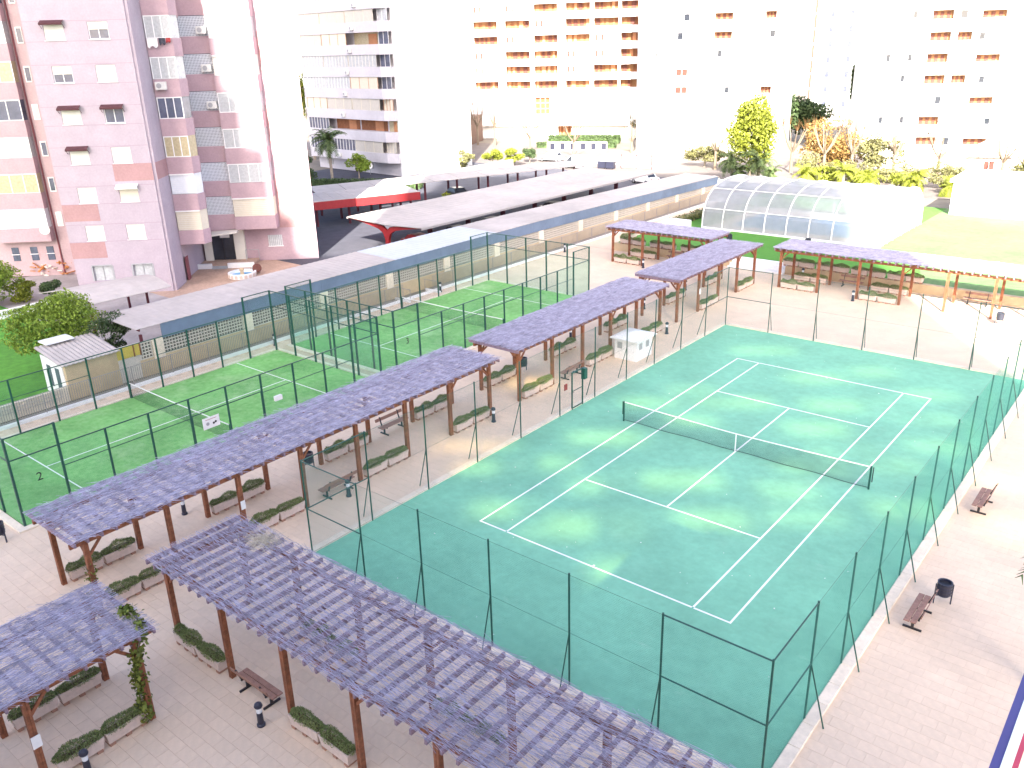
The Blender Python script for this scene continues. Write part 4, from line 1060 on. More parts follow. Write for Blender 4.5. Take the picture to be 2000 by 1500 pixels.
# ------------------------------------------------------------------ vehicles
def car(label, loc, rz, body, L=4.3, W=1.75, Hh=1.45, kind='car', cat='car', name='parked_car'):
    o = thing(name, label, cat, loc, rz); w2 = W/2
    if kind == 'van': prof = [(-L/2, 0.3), (-L/2, 1.1), (-L/2+0.1, Hh-0.1), (-L/2+0.35, Hh), (L/2-1.7, Hh), (L/2-1.2, Hh-0.25), (L/2-0.75, 1.15), (L/2-0.1, 0.95), (L/2, 0.6), (L/2, 0.3)]
    else: prof = [(-L/2, 0.32), (-L/2, 0.75), (-L/2+0.08, 0.92), (-L/2+0.55, 0.95), (-L/2+0.95, Hh-0.08), (-L/2+1.35, Hh), (L/2-1.75, Hh-0.02), (L/2-1.05, 0.95), (L/2-0.25, 0.82), (L/2, 0.62), (L/2, 0.32)]
    mb = MB(); n = len(prof); ring = []
    for yy, sc in ((-1, 0), (-0.86, 1), (0.86, 1), (1, 0)):
        for x, z in prof:
            tum = 0.80 if z > 1.0 else 1.0
            if sc == 0: mb.v.append((x*0.985, yy*w2*(tum if z > 1.0 else 1.0), min(z, Hh-0.05) if z > 0.5 else z))
            else: mb.v.append((x, yy*w2*(tum if z > 1.0 else 1.0), z))
    for a in range(3):
        for k in range(n):
            j = (k+1) % n; mb.f.append((a*n+j, a*n+k, (a+1)*n+k, (a+1)*n+j))
    mb.f.append(tuple(range(n))); mb.f.append(tuple(3*n+n-1-k for k in range(n)))
    mb.build('body', body, o)
    # glass
    if kind == 'van': gl = [(L/2-1.62, Hh-0.08), (L/2-0.82, 1.12), (L/2-1.9, 1.12), (L/2-1.9, Hh-0.12)]
    else: gl = [(-L/2+1.0, Hh-0.16), (-L/2+0.75, 0.98), (L/2-1.2, 0.98), (L/2-1.75, Hh-0.12)]
    for sgn in (-1, 1):
        yv = sgn*(w2*0.81+0.012) if kind != 'van' else sgn*(w2*0.81+0.012)
        m = MB(); i = [(x, yv+sgn*0.09*(1.0-(z-0.9)/0.5 if z < 1.2 else 0)*1.0, z) for x, z in gl]; m.quad(*i); m.build('side_window', M['carglass'], o)
    xa, za, xb, zb = (L/2-1.68, Hh-0.05, L/2-1.08, 1.0) if kind != 'van' else (L/2-1.15, Hh-0.26, L/2-0.76, 1.18)
    MB().quad((xa+0.03, -w2*0.68, za), (xb+0.05, -w2*0.78, zb), (xb+0.05, w2*0.78, zb), (xa+0.03, w2*0.68, za)).build('windscreen', M['carglass'], o)
    if kind != 'van': MB().quad((-L/2+0.92, -w2*0.68, Hh-0.1), (-L/2+0.56, -w2*0.76, 1.0), (-L/2+0.56, w2*0.76, 1.0), (-L/2+0.92, w2*0.68, Hh-0.1)).build('rear_window', M['carglass'], o)
    for sx in (-1, 1):
        for sy in (-1, 1):
            wh = MB().tube((sx*L*0.31, sy*(w2-0.2), 0.31), (sx*L*0.31, sy*(w2+0.01), 0.31), 0.31, 14).build('wheel', M['tyre'], o)
            MB().tube((sx*L*0.31, sy*(w2), 0.31), (sx*L*0.31, sy*(w2+0.02), 0.31), 0.19, 10).build('rim', M['rim'], wh)
    for sy in (-1, 1):
        MB().cbox((L/2-0.04, sy*w2*0.68, 0.68), (0.1, 0.32, 0.13)).build('headlight', M['lens'], o); MB().cbox((-L/2+0.02, sy*w2*0.7, 0.78), (0.08, 0.28, 0.14)).build('tail_light', M['redst'], o)
    MB().cbox((L/2+0.0, 0, 0.42), (0.03, 0.5, 0.12)).build('number_plate', M['white'], o)
    return o
M['c_navy'] = mat('dark blue car paint', (0.02, 0.03, 0.07), 0.3, 0.05, 3, spec=0.6); M['c_red'] = mat('red car paint', (0.40, 0.03, 0.03), 0.3, 0.05, 3, spec=0.6)
M['c_white'] = mat('white car paint', (0.76, 0.76, 0.76), 0.3, 0.03, 3, spec=0.5); M['c_silver'] = mat('silver car paint', (0.45, 0.47, 0.50), 0.3, 0.05, 3, spec=0.6); M['c_black'] = mat('black car paint', (0.02, 0.02, 0.025), 0.3, 0.05, 3, spec=0.6)
car('dark blue off-road car parked in the shade beside the pink building', (-59.9, 22.3, 0), R(-35), M['c_navy'], 4.3, 1.85, 1.75)
car('red car under the near end of the middle canopy', (-43.6, 23.2, 0), R(-8), M['c_red'])
car('dark car behind the red car under the middle canopy', (-43.0, 28.2, 0), R(-6), M['c_black'])
car('silver car in the middle of the middle canopy', (-43.0, 33.5, 0), R(-4), M['c_silver'])
car('dark car near the far end of the middle canopy', (-43.0, 44.5, 0), R(-4), M['c_black'])
car('dark car under the rear diagonal canopy', (-60.5, 47.0, 0), R(-25), M['c_black'])
car('silver saloon car parked on the sunny street before the brown block', (-72.6, 83.2, 0), R(190), M['c_silver'])
v = car('white delivery van with dark lettering at the end of the car park', (-63.6, 78.0, 0), R(183), M['c_white'], 5.0, 1.9, 2.0, 'van', 'van', 'delivery_van')
for i in range(6): MB().cbox((-0.95+0.3*i-0.2, 0.79, 1.42), (0.22, 0.02, 0.16)).build('lettering', M['grey'], v)
car('white car parked behind the end of the long canopy', (-37.5, 70.5, 0), R(205), M['c_white'])
car('white car at the street end of the middle canopy', (-46.5, 69.5, 0), R(160), M['c_white'])
car('dark car standing behind the palm at the white block', (-101.5, 62.0, 0), R(-70), M['c_navy'], 4.2, 1.8, 1.6)
def moto(label, loc, rz, col):
    o = thing('motorbike', label, 'motorbike', loc, rz)
    for x in (-0.6, 0.62): 
        wv = MB(); 
        for k in range(14):
            a, b = 2*math.pi*k/14, 2*math.pi*(k+1)/14; wv.tube((x+0.24*math.cos(a), 0, 0.28+0.24*math.sin(a)), (x+0.24*math.cos(b), 0, 0.28+0.24*math.sin(b)), 0.05, 6)
        wv.build('wheel', M['tyre'], o)
    mb = MB(); mb.beam((-0.65, 0, 0.5), (-0.1, 0, 0.62), 0.26, 0.3); mb.beam((-0.1, 0, 0.3), (0.3, 0, 0.32), 0.3, 0.1); mb.beam((0.3, 0, 0.3), (0.5, 0, 0.95), 0.3, 0.12); mb.build('fairing', col, o)
    MB().beam((-0.75, 0, 0.72), (-0.05, 0, 0.76), 0.24, 0.1).build('saddle', M['black'], o)
    mb = MB(); mb.tube((0.45, -0.33, 1.02), (0.45, 0.33, 1.02), 0.02, 6); mb.tube((0.62, 0, 0.28), (0.45, 0, 1.02), 0.035, 6); mb.build('handlebar', M['black'], o)
moto('dark scooter under the near carport by the pink building', (-43.9, -3.0, 0), R(20), M['c_navy'])
moto('second scooter with pale fairing beyond the near carport', (-42.6, -1.0, 0), R(10), M['c_silver'])
moto('motorbike at the foot of the first red canopy column', (-45.2, 18.6, 0), R(60), M['c_silver'])
moto('blue scooter parked beside the motorbike at the red column', (-43.4, 18.4, 0), R(40), M['c_navy'])
hedge('small low green hedge at the red canopy column', -46.6, -45.2, 18.3, 18.9, 0.45, M['leafdk'], 700, 23, 0.1)
tree('small round citrus tree in the car park island', (-55.0, 38.4, 0), (0, 0, 1.5), (1.1, 1.1, 1.0), 10, 2600, 0.11, M['leafyl'], 24, 0.07)
# containers and screen at the car park end
for k, lab in enumerate(('left', 'right')):
    o = thing('refuse_container', 'dark refuse container at the car park end, %s one of the two' % lab, 'container', (-60.2+1.5*k, 79.8, 0), R(10), 'refuse containers')
    MB().bevbox(-0.65, 0.65, -0.5, 0.5, 0.12, 1.15, 0.05).build('tub', M['navy'], o); MB().bevbox(-0.7, 0.7, -0.55, 0.55, 1.16, 1.38, 0.08).build('lid', M['white'], o)
    for sx in (-0.5, 0.5): MB().tube((sx-0.05, -0.45, 0.09), (sx+0.05, -0.45, 0.09), 0.09, 8).build('wheel', M['tyre'], o)
sc = thing('mesh_screen', 'grey mesh fence panel beside the refuse containers', 'fence', (-55.2, 81.6, 0), R(12))
MB().box(-2.4, 2.4, -0.02, 0.02, 0.1, 1.9).build('panel', M['bars'], sc)
for x in (-2.42, 0, 2.42): MB().box(x-0.05, x+0.05, -0.06, 0.06, 0, 2.1).build('post', M['darkst'], sc)
# ------------------------------------------------------------------ pink apartment building
FL = 2.985
M['pink3'] = mat('pale rose brick', (0.45, 0.33, 0.345), 0.85, 0.08, 6, 0.15, 50, stain=0.08)
pk = thing('apartment_building', 'pink brick apartment tower with stepped balconies, half in sunlight', 'building', (-50.07, 0.82, 0), R(43))
TOP = 60.0
cols = [(-6.05, -4.62), (-2.87, -1.42)]
wins = [(a, b, 4.38+FL*k, 5.58+FL*k) for k in range(10) for a, b in cols]
gfw = [(-6.1, -4.6, 1.1, 2.32), (-2.9, -1.4, 1.1, 2.32)]
w_ = MB().wall(-7.5, 0, 0, TOP, wins+gfw, 0, 0.22); w_.box(-7.5, 0, 0.5, 16, 0, TOP)
w_.quad((-7.5,0,0),(-7.5,0,TOP),(-7.5,0.5,TOP),(-7.5,0.5,0)); w_.quad((0,0,0),(0,0.5,0),(0,0.5,TOP),(0,0,TOP)); w_.quad((-7.5,0,TOP),(0,0,TOP),(0,0.5,TOP),(-7.5,0.5,TOP))
w_.build('wall', M['pink'], pk)
MB().box(-26, -7.5, 7.5, 20, 0, TOP-0.1).build('wall', M['pink3'], pk)
MB().prism([(0, 9.95), (10.45, 9.95), (7.9, 24), (0, 24)], 0, TOP).build('wall', M['pink2'], pk)
MB().box(0.0, 3.5, 9.1, 9.95, 3.0, TOP-0.2).build('wall', M['pink2'], pk)
# chamfered corner strip
MB().box(-0.02, 0.22, 0.12, 2.9, 0, TOP-0.05).build('corner_strip', M['pink'], pk)
for k in range(11):
    for z in (4.30+FL*k, 5.68+FL*k):
        MB().box(-7.495, -0.005, -0.006, 0.0, z-0.018, z+0.018).build('string_course', M['course'], pk)
for a, b, c, d in ((-3.0, 0.0, 8.98, 10.30), (-7.49, -4.72, 5.96, 7.28), (-7.49, -4.74, 2.98, 4.26)):
    MB().box(a, b, -0.012, 0.0, c, d).build('brick_panel', M['salmon'], pk)
MB().box(0.22, 0.235, 0.12, 2.9, 8.98, 10.30).build('brick_panel', M['salmon'], pk)
def win(x0, x1, z0, z1, y, shut, m=M['shut'], awn=None):
    """recessed window: sill, frame, panes and roller shutter lowered by the fraction shut"""
    o = MB(); t = 0.06
    o.box(x0, x0+t, y+0.08, y+0.14, z0, z1); o.box(x1-t, x1, y+0.08, y+0.14, z0, z1); o.box(x0+t, x1-t, y+0.08, y+0.14, z1-t, z1); o.box(x0+t, x1-t, y+0.08, y+0.14, z0, z0+t)
    o.box((x0+x1)/2-t/2, (x0+x1)/2+t/2, y+0.08, y+0.14, z0+t, z1-t)
    f = o.build('window', M['white'], pk)
    for a, b in ((x0+t, (x0+x1)/2-t/2), ((x0+x1)/2+t/2, x1-t)):
        MB().box(a, b, y+0.11, y+0.13, z0+t, z1-t).build('pane', M['pane'], f)
    if shut > 0.02: MB().box(x0+0.02, x1-0.02, y+0.045, y+0.075, z1-(z1-z0-0.03)*shut, z1-0.01).build('shutter', m, f)
    MB().box(x0-0.06, x1+0.06, y-0.06, y+0.08, z0-0.05, z0-0.002).build('sill', M['white'], f)
    if awn:
        mb = MB(); mb.quad((x0-0.12, y-0.02, z1+0.18), (x1+0.12, y-0.02, z1+0.18), (x1+0.12, y-0.42, z1-0.02), (x0-0.12, y-0.42, z1-0.02)); mb.box(x0-0.12, x1+0.12, y-0.44, y-0.41, z1-0.16, z1-0.02)
        mb.beam((x0-0.1, y, z1-0.4), (x0-0.1, y-0.4, z1-0.05), 0.025, 0.025); mb.beam((x1+0.1, y, z1-0.4), (x1+0.1, y-0.4, z1-0.05), 0.025, 0.025)
        mb.build('awning', awn, f)
state = {(0,0):(1,None),(0,1):(1,None),(1,0):(1,None),(1,1):(1,M['white']),(2,0):(1,M['awnbr']),(2,1):(1,None),(3,0):(1,M['awnbr']),(3,1):(.0,M['awnbr']),(4,0):(.5,None),(4,1):(1,None),(5,0):(1,M['awnbr']),(5,1):(.45,None)}
for k in range(10):
    for c in range(2):
        s_, a_ = state.get((k, c), (1, None)); win(*cols[c], 4.38+FL*k, 5.58+FL*k, 0, s_, M['shutc'] if (k, c) == (1, 1) else M['shut'], a_)
for a, b, c, d in gfw:
    o = MB().box(a, b, 0.15, 0.2, c, d).build('window', M['curt'], pk)
    for x in (a+0.03, (a+b)/2, b-0.03): MB().box(x-0.035, x+0.035, 0.1, 0.15, c, d).build('mullion', M['grey'], o)
    mb = MB(); mb.box(a-0.06, b+0.06, -0.05, 0.0, d, d+0.08); mb.box(a-0.14, a, -0.03, 0.0, c, d); mb.box(b, b+0.14, -0.03, 0.0, c, d); mb.build('surround', M['grey'], o)
def balcony_stack(poly_par, poly_gl, z0, n, states, x0, x1, yf, ch=None):
    for k in range(n):
        zb = z0+FL*k; p = MB().prism(poly_par, zb, zb+1.18).build('balcony', M['pink2'], pk)
        st_ = states[k % len(states)]; mg = {'g': M['curt'], 'd': M['pane'], 'y': M['curty'], 'w': M['shutw'], 'c': M['shutc'], 's': M['shut']}[st_]
        MB().prism(poly_gl, zb+1.185, zb+FL-0.16).build('glazing', mg, p)
        MB().prism(poly_par, zb+FL-0.155, zb+FL-0.005).build('slab', M['pink2'], p)
        mb = MB()
        if st_ in 'gdy':
            nb = 4 if x1-x0 > 3 else 3
            for i in range(nb+1):
                x = x0+0.03+(x1-x0-0.06)*i/nb; mb.box(x-0.035, x+0.035, yf+0.01, yf+0.06, zb+1.19, zb+FL-0.16)
            mb.box(x0, x1, yf+0.008, yf+0.062, zb+1.185, zb+1.25); mb.box(x0, x1, yf+0.008, yf+0.062, zb+FL-0.24, zb+FL-0.16)
        else:
            for i in range(9): mb.box(x0+0.02, x1-0.02, yf+0.035, yf+0.05, zb+1.25+i*0.165, zb+1.262+i*0.165)
            mb.box(x0-0.02, x1+0.02, yf-0.06, yf+0.02, zb+FL-0.26, zb+FL-0.16)
        mb.build('window_frame', M['white'], p)
        if k % 3 == 1: MB().box(x0, x1, yf-0.02, yf+0.005, zb+1.19, zb+1.23).build('rail', M['grey'], p)
bp = [(0.23, 2.92), (2.25, 2.92), (2.62, 3.75), (1.2, 9.0), (0.23, 9.0)]; bg_ = [(0.25, 2.98), (2.22, 2.98), (2.56, 3.78), (1.14, 8.95), (0.25, 8.95)]
balcony_stack(bp, bg_, 3.2, 10, 'cwydggcs', 0.27, 2.22, 2.92)
bp2 = [(3.55, 8.55), (7.2, 8.55), (7.2, 9.94), (3.55, 9.94)]; bg2 = [(3.6, 8.61), (7.15, 8.61), (7.15, 9.93), (3.6, 9.93)]
balcony_stack(bp2, bg2, 3.2, 10, 'cgggsgsw', 3.6, 7.15, 8.55)
bp3 = [(-26.0, 6.6), (-11.95, 6.6), (-11.95, 7.5), (-26.0, 7.5)]
bp3 = [(-16.6, 6.7), (-11.95, 6.7), (-11.95, 7.49), (-16.6, 7.49)]; bg3 = [(-16.55, 6.76), (-12.0, 6.76), (-12.0, 7.48), (-16.55, 7.48)]
balcony_stack(bp3, bg3, 3.2, 10, 'wygdygdg', -16.55, -12.0, 6.7)
MB().tube((-11.75, 7.42, 0.2), (-11.75, 7.42, TOP-0.2), 0.07, 8).build('drain_pipe', M['pipe'], pk)
for k in range(10):
    o = MB().box(-11.45, -10.95, 7.44, 7.5, 4.35+FL*k, 5.6+FL*k).build('window', M['white'], pk); MB().box(-11.36, -11.0, 7.42, 7.45, 4.45+FL*k, 5.5+FL*k).build('pane', M['shutc'] if k in (0, 3) else M['pane'], o)
for a, b, c, d in ((-17.0, -14.4, 5.9, 7.3), (-17.6, -15.4, 8.9, 10.3)): MB().box(a-1.2, b-1.8, 7.48, 7.5, c, d).build('brick_panel', M['salmon'], pk)
for x in (-15.6, -14.0, -12.6):
    o = MB().box(x-0.3, x+0.3, 7.45, 7.5, 1.4, 2.6).build('window', M['pane'], pk); MB().box(x-0.36, x+0.36, 7.42, 7.46, 1.95, 2.0).build('bar', M['white'], o)
# lattice column and its air units
lm = MB()
for i in range(26): lm.box(0.5+i*0.121-0.025, 0.5+i*0.121+0.025, 9.0, 9.06, 1.38, 2.93)
for i in range(13): lm.box(0.45, 3.54, 9.003, 9.057, 1.38+i*0.127-0.022, 1.38+i*0.127+0.022)
lm = lm.mesh('lattice_screen', M['shutw'])
for k in range(10):
    o = link('lattice_screen', lm, pk); o.location = (0, 0, 3.2+FL*k)
    MB().box(0.4, 3.55, 8.98, 9.1, 3.2+FL*k, 3.2+FL*k+1.37).build('band', M['pink2'], pk)
    MB().box(0.4, 3.55, 9.065, 9.1, 3.2+FL*k+1.37, 3.2+FL*(k+1)).build('recess', M['pane'], pk)
def ac(par, x, y, z, s=1.0):
    o = MB().bevbox(x-0.42*s, x+0.42*s, y-0.34, y-0.02, z, z+0.58*s, 0.02).build('air_unit', M['acw'], par)
    MB().tube((x-0.12*s, y-0.34, z+0.29*s), (x-0.12*s, y-0.355, z+0.29*s), 0.2*s, 12).build('fan_grille', M['grey'], o)
    mb = MB(); mb.beam((x-0.3*s, y, z-0.03), (x-0.3*s, y-0.34, z-0.03), 0.03, 0.05); mb.beam((x+0.3*s, y, z-0.03), (x+0.3*s, y-0.34, z-0.03), 0.03, 0.05); mb.build('bracket', M['grey'], o)
for k in (3, 4, 5): ac(pk, 3.0, 8.98, 3.2+FL*k+1.55)
ac(pk, 0.85, 2.92, 3.2+FL*4+0.42)
# salmon stagger on the sunlit right wall, window and entrance
for k in range(10):
    MB().box(7.21, 7.75+0.35*(k % 2), 9.93, 9.95, 3.2+FL*k+(0 if k % 2 else 1.4), 3.2+FL*(k+0.55)+(0 if k % 2 else 1.4)).build('brick_panel', M['salmon'], pk)
MB().box(7.2, 9.2, 9.935, 9.95, 3.0, 4.6).build('brick_panel', M['salmon'], pk)
o = MB().box(6.0, 7.3, 9.88, 9.95, 1.35, 2.35).build('window', M['curt'], pk)
mb = MB(); mb.box(5.95, 7.35, 9.84, 9.89, 1.28, 1.35)
for i in range(8): mb.box(6.05+i*0.17, 6.07+i*0.17, 9.84, 9.87, 1.36, 2.34)
mb.build('grille', M['white'], o)
d = MB().box(0.95, 2.95, 9.6, 9.66, 0.3, 2.75).build('entrance_door', M['carglass'], pk)
for x in (0.95, 1.95, 2.9): MB().box(x-0.03, x+0.03, 9.56, 9.6, 0.3, 2.75).build('frame', M['black'], d)
MB().box(1.75, 2.6, 9.5, 9.58, 2.35, 2.65).build('plate', M['white'], d)
MB().box(2.96, 3.9, 9.5, 9.95, 0, 3.0).build('entrance_pier', M['cream'], pk); MB().box(0.23, 0.94, 9.4, 9.95, 0, 3.0).build('entrance_pier', M['cream'], pk)
e = MB(); e.v = [(0.5,7.7,2.75),(3.7,8.0,3.0),(3.7,9.5,3.1),(0.5,9.4,2.9),(0.5,7.7,2.87),(3.7,8.0,3.12),(3.7,9.5,3.22),(0.5,9.4,3.02)]
e.f = [(3,2,1,0),(4,5,6,7),(0,1,5,4),(1,2,6,5),(2,3,7,6),(3,0,4,7)]; e.build('entrance_canopy', M['cream'], pk)
MB().box(-0.2, 5.0, 7.5, 9.9, 0, 0.28).build('entrance_terrace', M['brickpave'], pk)
for i in range(2): MB().box(1.3, 2.6, 7.1+0.2*i, 7.5, 0.002, 0.1*(i+1)).build('entrance_step', M['grey'], pk)
MB().box(-0.2, 1.25, 7.3, 7.5, 0.0, 0.45).build('low_parapet', M['white'], pk); MB().box(2.65, 5.0, 7.3, 7.5, 0.0, 0.45).build('low_parapet', M['white'], pk)
mb = MB(); mb.tube((4.0, 9.0, 0.28), (4.0, 9.0, 1.25), 0.025, 6); mb.tube((5.2, 9.0, 0.28), (5.2, 9.0, 1.25), 0.025, 6); mb.tube((4.0, 9.0, 1.25), (5.2, 9.0, 1.25), 0.025, 6); mb.build('handrail', M['grey'], pk)
MB().box(0.22, 0.27, 3.4, 4.2, 0, 2.0).build('side_door', M['pipe'], pk)
# washing hung from a balcony
ls = thing('laundry', 'white and dark washing hanging under a balcony window of the pink building', 'laundry', pk.matrix_basis @ Vector((0, 0, 0)))
Mx = Matrix.Translation(Vector((-50.07, 0.82, 0))) @ Matrix.Rotation(R(43), 4, 'Z'); ls.matrix_basis = Mx
zl = 3.2+FL*5+1.2
for x0, x1, h_, m in ((0.35, 1.15, 0.75, M['white']), (1.25, 1.75, 0.55, M['navy']), (1.8, 2.15, 0.4, M['redst'])):
    mb = MB()
    for i in range(6):
        xa = x0+(x1-x0)*i/6; xb = x0+(x1-x0)*(i+1)/6; ya_ = 2.72+0.04*math.sin(i*2.1); yb_ = 2.72+0.04*math.sin((i+1)*2.1)
        mb.quad((xa, ya_, zl-h_*(0.85+0.15*math.sin(i*1.7))), (xb, yb_, zl-h_*(0.85+0.15*math.sin(i*1.7+1.7))), (xb, 2.74, zl), (xa, 2.74, zl))
    mb.build('cloth', m, ls)
MB().tube((0.25, 2.74, zl), (2.3, 2.74, zl), 0.008, 5).build('line', M['grey'], ls)
for x in (0.3, 2.2): MB().beam((x, 2.92, zl), (x, 2.70, zl), 0.02, 0.02).build('bracket', M['grey'], ls)
ds = thing('satellite_dish', 'round white satellite dish on the left pink balcony', 'dish', (0, 0, 0)); ds.matrix_basis = Mx
b = MB().lathe([(0.03, 0.0), (0.22, 0.03), (0.36, 0.09), (0.42, 0.15)], 16).build('reflector', M['white'], ds); b.location = (-12.15, 6.35, 4.3); b.rotation_euler = (R(100), 0, R(20))
MB().tube((-12.15, 6.72, 4.25), (-12.15, 6.4, 4.3), 0.03, 6).build('arm', M['grey'], ds)
# pile of orange wooden furniture at the left foot
wd = thing('furniture_pile', 'untidy heap of orange wooden chairs and boards at the left foot of the pink building', 'pile', (-64.6, -2.0, 0), R(43)); rr_ = random.Random(3)
M['orwood'] = mat('varnished orange wood', (0.48, 0.20, 0.07), 0.5, 0.25, 6)
for i in range(60):
    x, y, z = rr_.uniform(-1.9, 1.9), rr_.uniform(-0.6, 0.6), rr_.uniform(0.1, 1.15); a = rr_.uniform(0, 3.14); l_ = rr_.uniform(0.4, 0.9)
    MB().beam((x-l_/2*math.cos(a), y-l_/2*math.sin(a), max(0.06, z+rr_.uniform(-.3,.3))), (x+l_/2*math.cos(a), y+l_/2*math.sin(a), max(0.06, z+rr_.uniform(-.3,.3))), rr_.uniform(0.06, 0.3), rr_.uniform(0.04, 0.1)).build('board', M['orwood'] if i % 5 else M['cream'], wd)

# ------------------------------------------------------------------ white block with long balconies
WF = 3.08
wb = thing('apartment_building', 'white apartment block with long glazed balconies behind the car park canopies', 'building', (-82.0, 56.4, 0), R(-4))
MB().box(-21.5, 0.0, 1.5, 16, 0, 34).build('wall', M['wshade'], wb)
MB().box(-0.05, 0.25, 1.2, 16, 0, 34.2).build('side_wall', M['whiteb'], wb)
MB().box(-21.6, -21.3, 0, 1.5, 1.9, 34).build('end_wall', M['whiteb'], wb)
wst = ['nnss', 'nrro', 'cssc', 'wwcn', 'gggb', 'scob', 'sssw', 'gsgg', 'ssgs', 'gsss']
bay = [(-21.2, -15.8), (-15.6, -9.4), (-9.2, -2.6), (-2.4, -0.2)]
for k in range(10):
    zb = 2.0+WF*k; poly = [(-21.6, 0), (-1.6, 0), (-0.06, 0.9), (-0.06, 1.5), (-21.6, 1.5)]
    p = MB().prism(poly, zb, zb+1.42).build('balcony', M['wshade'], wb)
    for q, (a, b) in enumerate(bay):
        s_ = wst[k % len(wst)][q]; yf = 0.12 if q < 3 else 0.75; z0, z1 = zb+1.43, zb+WF-0.01
        if s_ in 'sc': 
            g_ = MB().box(a, b, yf, yf+0.05, z0, z1).build('shutter', M['shutc'] if s_ == 'c' else M['wshut'], p)
            mb = MB(); 
            for i in range(4): x = a+(b-a)*i/3; mb.box(x-0.05, x+0.05, yf-0.02, yf, z0, z1)
            mb.build('guide', M['orange'] if s_ == 'c' else M['shutc'], g_)
        elif s_ in 'gnwb':
            g_ = MB().box(a, b, yf, yf+0.05, z0, z1).build('glazing', M['curt'] if s_ in 'gw' else M['pane'], p)
            mb = MB(); n = max(2, int((b-a)/0.75))
            for i in range(n+1): x = a+(b-a)*i/n; mb.box(x-0.04, x+0.04, yf-0.03, yf, z0, z1)
            mb.build('window_frame', M['white'] if s_ != 'g' else M['cream'], g_)
        else:
            MB().box(a+0.1, b-0.1, 1.44, 1.49, z0, z1).build('terrace_back', M['curty'] if s_ == 'o' else M['brownw'], p)
            MB().box(a+(b-a)*0.55, a+(b-a)*0.85, 1.38, 1.44, z0, z1-0.2).build('terrace_door', M['orange'], p)
    if k % 2 == 0 or k > 2: ac(wb, -13.5+((k*37) % 9), 0.0, zb+0.35)
for a, b in ((-19.2, -17.6), (-8.2, -7.0)):
    o = MB().box(a, b, 1.42, 1.5, 0.7, 1.6).build('window', M['vent'], wb)
MB().box(-11.5, -10.2, 1.3, 1.5, 0, 1.95).build('entrance', M['brownd'], wb)
dish = thing('satellite_dish', 'white satellite dish at the foot of the white block', 'dish', (-88.2, 57.0, 0))
b = MB().lathe([(0.03, 0), (0.3, 0.05), (0.48, 0.16)], 14).build('reflector', M['white'], dish); b.location = (0, 0, 1.3); b.rotation_euler = (R(75), 0, R(30)); MB().tube((0, 0, 0), (0, 0.0, 1.3), 0.04, 6).build('mast', M['grey'], dish)

# ------------------------------------------------------------------ block with brown terraces
bb = thing('apartment_building', 'wide white block with rows of brown recessed terraces across the street', 'building', (-95.12, 113.65, 0), R(25))
bc = [(-16.4, -11.1), (-9.7, -4.4), (-3.7, 1.3), (2.8, 7.85), (8.5, 13.45), (13.9, 17.3)]
brow = [9.9, 12.77, 15.6, 18.55, 21.4, 24.3, 27.2, 30.1]
blank = {(1, 0), (1, 3), (2, 0), (2, 3), (2, 4), (3, 1), (3, 4), (4, 2), (5, 0), (5, 1)}
opn = [(a, b, z-0.1, z+1.4, (k, c)) for k, z in enumerate(brow) for c, (a, b) in enumerate(bc)]
big = (-3.5, -0.35, 4.7, 8.15)
door = (1.2, 4.2, 0.3, 2.5)
mb = MB().wall(-17.6, 17.7, 0, 36, [o_[:4] for o_ in opn]+[big, door], 0, 1.5); mb.box(-17.6, 17.7, 1.9, 14, 0, 36)
mb.quad((-17.6,0,0),(-17.6,0,36),(-17.6,1.9,36),(-17.6,1.9,0)); mb.quad((17.7,0,0),(17.7,1.9,0),(17.7,1.9,36),(17.7,0,36)); mb.quad((-17.6,0,36),(17.7,0,36),(17.7,1.9,36),(-17.6,1.9,36))
mb.build('wall', M['whiteb'], bb)
rr_ = random.Random(8)
for a, b, z, z1, key in opn:
    if key in blank:
        o = MB().box(a, b, 0.05, 0.12, z, z1).build('shutter', M['shut'], bb)
        for i in range(2): x = a+0.5+i*1.1; MB().box(x, x+0.4, 0.02, 0.055, z+0.2, z1-0.15).build('pane', M['brownd'], o)
    else:
        o = MB().box(a, b, 1.5, 1.6, z, z1).build('terrace_back', M['brownw'], bb); x = a+0.3
        while x < b-0.7:
            wv = rr_.uniform(0.4, 0.9); MB().box(x, x+wv, 1.4, 1.5, z, z1-0.12).build('terrace_door', rr_.choice([M['brownd'], M['brownd'], M['terr'], M['orange']]), o); x += wv+rr_.uniform(0.3, 0.8)
o = MB().box(big[0], big[1], 0.5, 0.6, big[2], big[3]).build('stair_window', M['brownw'], bb)
for i in range(4): MB().box(big[0]+i*1.05-0.05, big[0]+i*1.05+0.05, 0.42, 0.5, big[2], big[3]).build('mullion', M['cream'], o); MB().box(big[0], big[1], 0.43, 0.49, big[2]+i*1.14, big[2]+i*1.14+0.09).build('transom', M['cream'], o)
o = MB().box(door[0], door[1], 1.45, 1.5, door[2], door[3]).build('entrance', M['brownw'], bb)
for i in range(4): MB().box(door[0]+0.2+i*0.75, door[0]+0.45+i*0.75, 1.3, 1.45, door[2], door[3]).build('door_leaf', M['orange'], o)
for x0, x1 in ((-18.9, -17.62), (17.72, 18.9)):
    MB().box(x0, x1, -0.5, 1.5, 0, 36.2).build('brick_pier', M['brickbr'], bb)
MB().box(-19.6, -18.9, 0.6, 10, 0, 36).build('side_wing', M['brickbr'], bb)
for k in range(9): MB().box(-19.75, -19.6, 1.0, 3.0, 6+2.87*k, 7.6+2.87*k).build('side_window', M['pane'], bb)
MB().box(-16, 16, -0.9, -0.02, 2.55, 2.75).build('ground_canopy', M['cream'], bb)
